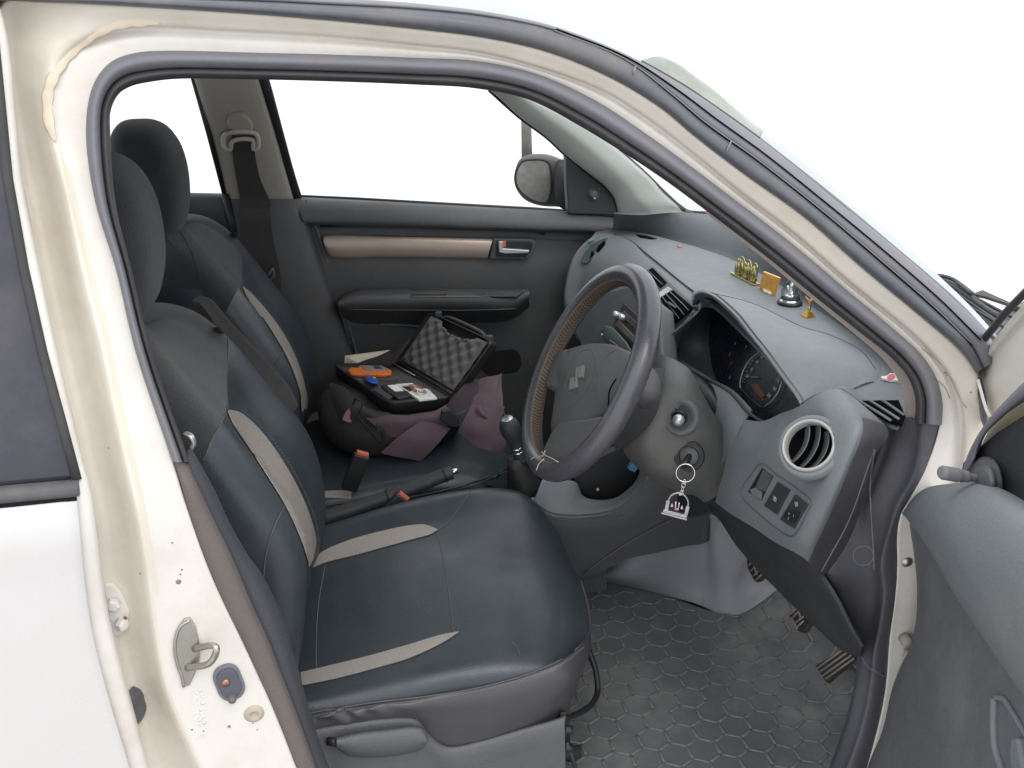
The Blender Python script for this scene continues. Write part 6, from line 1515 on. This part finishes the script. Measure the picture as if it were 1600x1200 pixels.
for t0 in (.22, .50, .78):
    cc_ = b0.lerp(b1, t0)+dp*.013+Vector((0, 0, .006))
    P = [cc_+ac*(.0095*math.cos(q))+Vector((0, 0, .026+.012*math.sin(q))) for q in [math.radians(x) for x in range(-20, 201, 20)]]
    m.tube([P[0]+Vector((0, 0, -.022))]+P+[P[-1]+Vector((0, 0, -.022))], .0016, 6)
    for p in P[::2]: m.lathe([(.0001, .0022), (.0018, 0), (.0001, -.002)], p, (0, 0, 1), 6)
for k in range(26):
    t0 = .10+.8*k/25; cc_ = b0.lerp(b1, t0)+dp*(.004+.006*((k*7) % 5)/5)+Vector((0, 0, .005)); hh_ = .026+.010*math.sin(k*1.9)**2
    m.tube([cc_, cc_+ac*.002*math.sin(k)+Vector((0, 0, hh_*.5)), cc_+ac*.004*math.sin(k*2.3)+Vector((0, 0, hh_))], [.0018, .0013, .0009], 6)
m.build('halo_arch', M['brass'], sh_)
# amber block on its scalloped base
a0 = onpad(1201, 458); am_ = empty('amber_plaque', a0, None); tag(am_, 'amber coloured engraved block on a cream scalloped base on the dashboard', 'ornament')
Ra = Matrix((ac, dp, Vector((0, 0, 1)))).transposed()
pts = [a0+ac*((.018+.0022*math.cos(q*7))*math.cos(q))+dp*((.0085+.0012*math.cos(q*7))*math.sin(q)) for q in [2*math.pi*k/56 for k in range(56)]]
m = MB(); m.loft([pts, [p+Vector((0, 0, .004)) for p in pts], [a0+(p-a0)*.85+Vector((0, 0, .006)) for p in pts]]); m.build('scalloped_base', mat('ivory', (.68, .58, .44), .5), am_)
Rt = Ra
def amb(x, z, d=0): return a0+ac*x+dp*(.001+d)+Vector((0, 0, z))
q4 = [(1192,424),(1217,434),(1208,463),(1186,450)]
nA = Vector((ac.y, -ac.x, 0)); 
if nA.dot(CAM-a0) < 0: nA = -nA
F_ = [pl(u, v, a0+nA*.002, nA) for u, v in q4]
m = MB(); m.prism(F_, -nA*.006); m.build('amber_block', M['amber'], am_, smooth=False, bevel=.0012)
m = MB()
for k in range(5):
    t = .18+.14*k; p1 = F_[0].lerp(F_[1], t); p2 = F_[3].lerp(F_[2], t); m.tube([p1.lerp(p2, .2)+nA*.0004, p1.lerp(p2, .5+.06*(k % 3))+nA*.0004], .0005, 4)
m.tube([F_[0].lerp(F_[1], .3).lerp(F_[3], .1)+nA*.0004, F_[0].lerp(F_[1], .75).lerp(F_[2], .12)+nA*.0004], .0006, 4)
m.build('engraving', mat('engraved_gold', (.78, .42, .06), .35), am_)
# silver figure under a clear dome
s0 = onpad(1234, 475); dm_ = empty('domed_figure', s0, None); tag(dm_, 'silver seated figure under a clear dome on a round black base', 'ornament')
m = MB(); m.lathe([(.0001, 0), (.0245, 0), (.0258, .003), (.0245, .0065), (.0225, .0075), (.0001, .0078)], s0, (0, 0, 1), 40); m.build('round_base', M['black'], dm_)
m = MB(); m.lathe([(.0222, .0072), (.0225, .009), (.0205, .0105), (.0200, .0120)], s0, (0, 0, 1), 40); m.build('chrome_ring', M['chrome'], dm_)
m = MB(); m.lathe([(.0001, .0078), (.0155, .0078), (.0150, .013), (.0001, .0135)], s0, (0, 0, 1), 28); m.build('inner_step', M['dark'], dm_)
m = MB(); cc_ = s0+Vector((0, 0, .0135)); m.lathe([(.0105, 0), (.0115, .003), (.0085, .007), (.006, .012), (.0068, .016), (.004, .020), (.0046, .024), (.0035, .028), (.0018, .032), (.0001, .036)], cc_, (0, 0, 1), 16)
m.tube([cc_+Vector((0, -.005, .015)), cc_+Vector((-.003, -.010, .010)), cc_+Vector((-.006, -.006, .008))], .002, 8); m.tube([cc_+Vector((0, .005, .015)), cc_+Vector((-.003, .010, .016)), cc_+Vector((-.004, .009, .023))], .002, 8)
m.tube([cc_+Vector((-.004, -.010, .004)), cc_+Vector((-.009, 0, .004)), cc_+Vector((-.004, .010, .004))], .0032, 8)
m.build('seated_figure', M['silver'], dm_)
m = MB(); m.lathe([(.0195, .010), (.0198, .022), (.0188, .034), (.0150, .045), (.009, .0515), (.0001, .054)], s0, (0, 0, 1), 36); m.build('glass_dome', M['dome'], dm_)
# small gilt stand with a vessel on top
g0 = onpad(1263, 495); gs = empty('gilt_stand', g0, None); tag(gs, 'small gold stepped stand holding a tiny red and gold boat on the dashboard', 'ornament')
m = MB()
for k, (s_, z) in enumerate([(.020,0),(.016,.003),(.0125,.006),(.009,.009)]): m.box(g0+Vector((0, 0, z+.0015)), (s_, s_, .0028), Ra)
m.build('stepped_base', M['gold'], gs, smooth=False)
m = MB(); m.lathe([(.0035, .010), (.003, .016), (.0042, .018), (.003, .020), (.003, .030), (.0045, .032), (.0001, .033)], g0, (0, 0, 1), 14); m.build('stand_column', M['gold'], gs)
m = MB(); P = crom([g0+ac*x+Vector((0, 0, z)) for x, z in [(-.018,.038),(-.012,.034),(-.002,.0325),(.006,.034),(.010,.040)]], 5); m.tube(P, [.0006+.0022*math.sin(math.pi*min(1, max(0, i/(len(P)-1)))) for i in range(len(P))], 8); m.build('boat', mat('red_gold', (.45, .16, .07), .4, metal=.5), gs)
m = MB(); m.lathe([(.0001, .048), (.0014, .045), (.0022, .040), (.003, .035)], g0+ac*.004, (0, 0, 1), 10); m.build('boat_figure', M['gold'], gs)
# ---- petal-shaped white token with pink dot
def ons(u, v, h): 
    c, n = cast(bvS, u, v, 0)
    if c is None: c, n = cast(bvT, u, v, 0)
    return (c if c is not None else zz(u, v, .976))+Vector((0, 0, h))
tk = empty('paper_token', ons(1391, 590, 0), None); tag(tk, 'white paper scrap with a pink spot lying at the windscreen corner of the dashboard', 'paper')
pc = ons(1391, 590, .010)
m = MB(); m.prism([zz(u, v, pc.z+.004) for u, v in [(1377,588),(1386,587),(1391,583),(1397,583),(1402,586),(1403,591),(1406,595),(1401,594),(1392,594),(1384,592),(1378,591)]], (0, 0, -.0035)); m.build('white_scrap', M['white'], tk, smooth=False)
m = MB(); m.prism([zz(u, v, pc.z+.0055) for u, v in [(1386,589),(1390,585),(1396,584),(1399,588),(1395,592),(1389,592)]], (0, 0, -.0015)); m.build('pink_spot', M['pink'], tk, smooth=False)
r0_ = onpad(1062, 386, .001); m = MB(); m.lathe([(.0001, .0035), (.004, .003), (.0065, .001), (.0065, 0)], r0_, (0, 0, 1), 12); o = m.build('red_pip', mat('red_pip', (.5, .12, .06), .3, coat=.5), None); tag(o, 'tiny glossy red bead on the passenger side of the dashboard top', 'bead')
# ---- key ring hanging from the ignition key
kr = empty('key_ring', yy(1071, 738, -.475), None); tag(kr, 'silver key ring with an arched temple charm hanging from the ignition key', 'key ring')
nk = (CAM-yy(1071, 738, -.475)); nk.z = 0; nk.normalize(); k0 = yy(1071, 738, -.478)
def kp_(u, v, h=0): return pl(u, v, k0+nk*h, nk)
m = MB(); m.tube([kp_(1071+14.5*math.cos(q), 739+14*math.sin(q), .002*math.sin(q)) for q in [2*math.pi*k/40 for k in range(40)]], .0011, 8, closed=True); m.build('split_ring', M['silver'], kr)
m = MB()
for (cu, cv_, a, b) in [(1069.5,753,2.2,3.6),(1068,758,3,3.6),(1066.5,764,1.5,4.2),(1065,769,2.4,2.6)]:
    m.tube([kp_(cu+a*math.cos(q), cv_+b*math.sin(q)) for q in [2*math.pi*k/14 for k in range(14)]], .0007, 6, closed=True)
m.build('chain', M['silver'], kr)
m = MB(); P = crom([kp_(u, v) for u, v in [(1044.5,783),(1047,776),(1053,771.5),(1060,770),(1067,772),(1073,778),(1075.5,785),(1075,791)]], 5); m.tube(P, .0020, 8)
m.prism([kp_(u, v, .002) for u, v in [(1041,782),(1046.5,783.5),(1044,798),(1038.5,797)]], -nk*.004); m.prism([kp_(u, v, .002) for u, v in [(1072,791),(1077.5,792.5),(1073.5,808),(1068.5,806)]], -nk*.004)
m.prism([kp_(u, v, .003) for u, v in [(1037,796),(1072,805),(1073,810),(1035,801)]], -nk*.006); m.prism([kp_(u, v, .0035) for u, v in [(1033,801),(1073.5,811),(1073,813.5),(1033,803)]], -nk*.007)
m.prism([kp_(u, v, .003) for u, v in [(1060,769),(1066,770),(1067,774),(1061,774.5)]], -nk*.006)
m.build('arch_charm', M['charm'], kr, smooth=False, bevel=.0004)
m = MB()
for (u, v) in [(1050,794),(1065.5,797.5)]: m.lathe([(.0001, -.0035), (.0028, -.001), (.0026, .001), (.0001, .0055)], kp_(u, v-3.5), (0, 0, 1), 10)
m.prism([kp_(u, v, .0015) for u, v in [(1055,784),(1057.2,784.6),(1056.5,794),(1059.5,795),(1060.3,785.5),(1062.4,786),(1060.5,798.5),(1053.8,797)]], -nk*.003); m.build('charm_figure', mat('pinkish_silver', (.75, .55, .62), .35, metal=.8), kr)
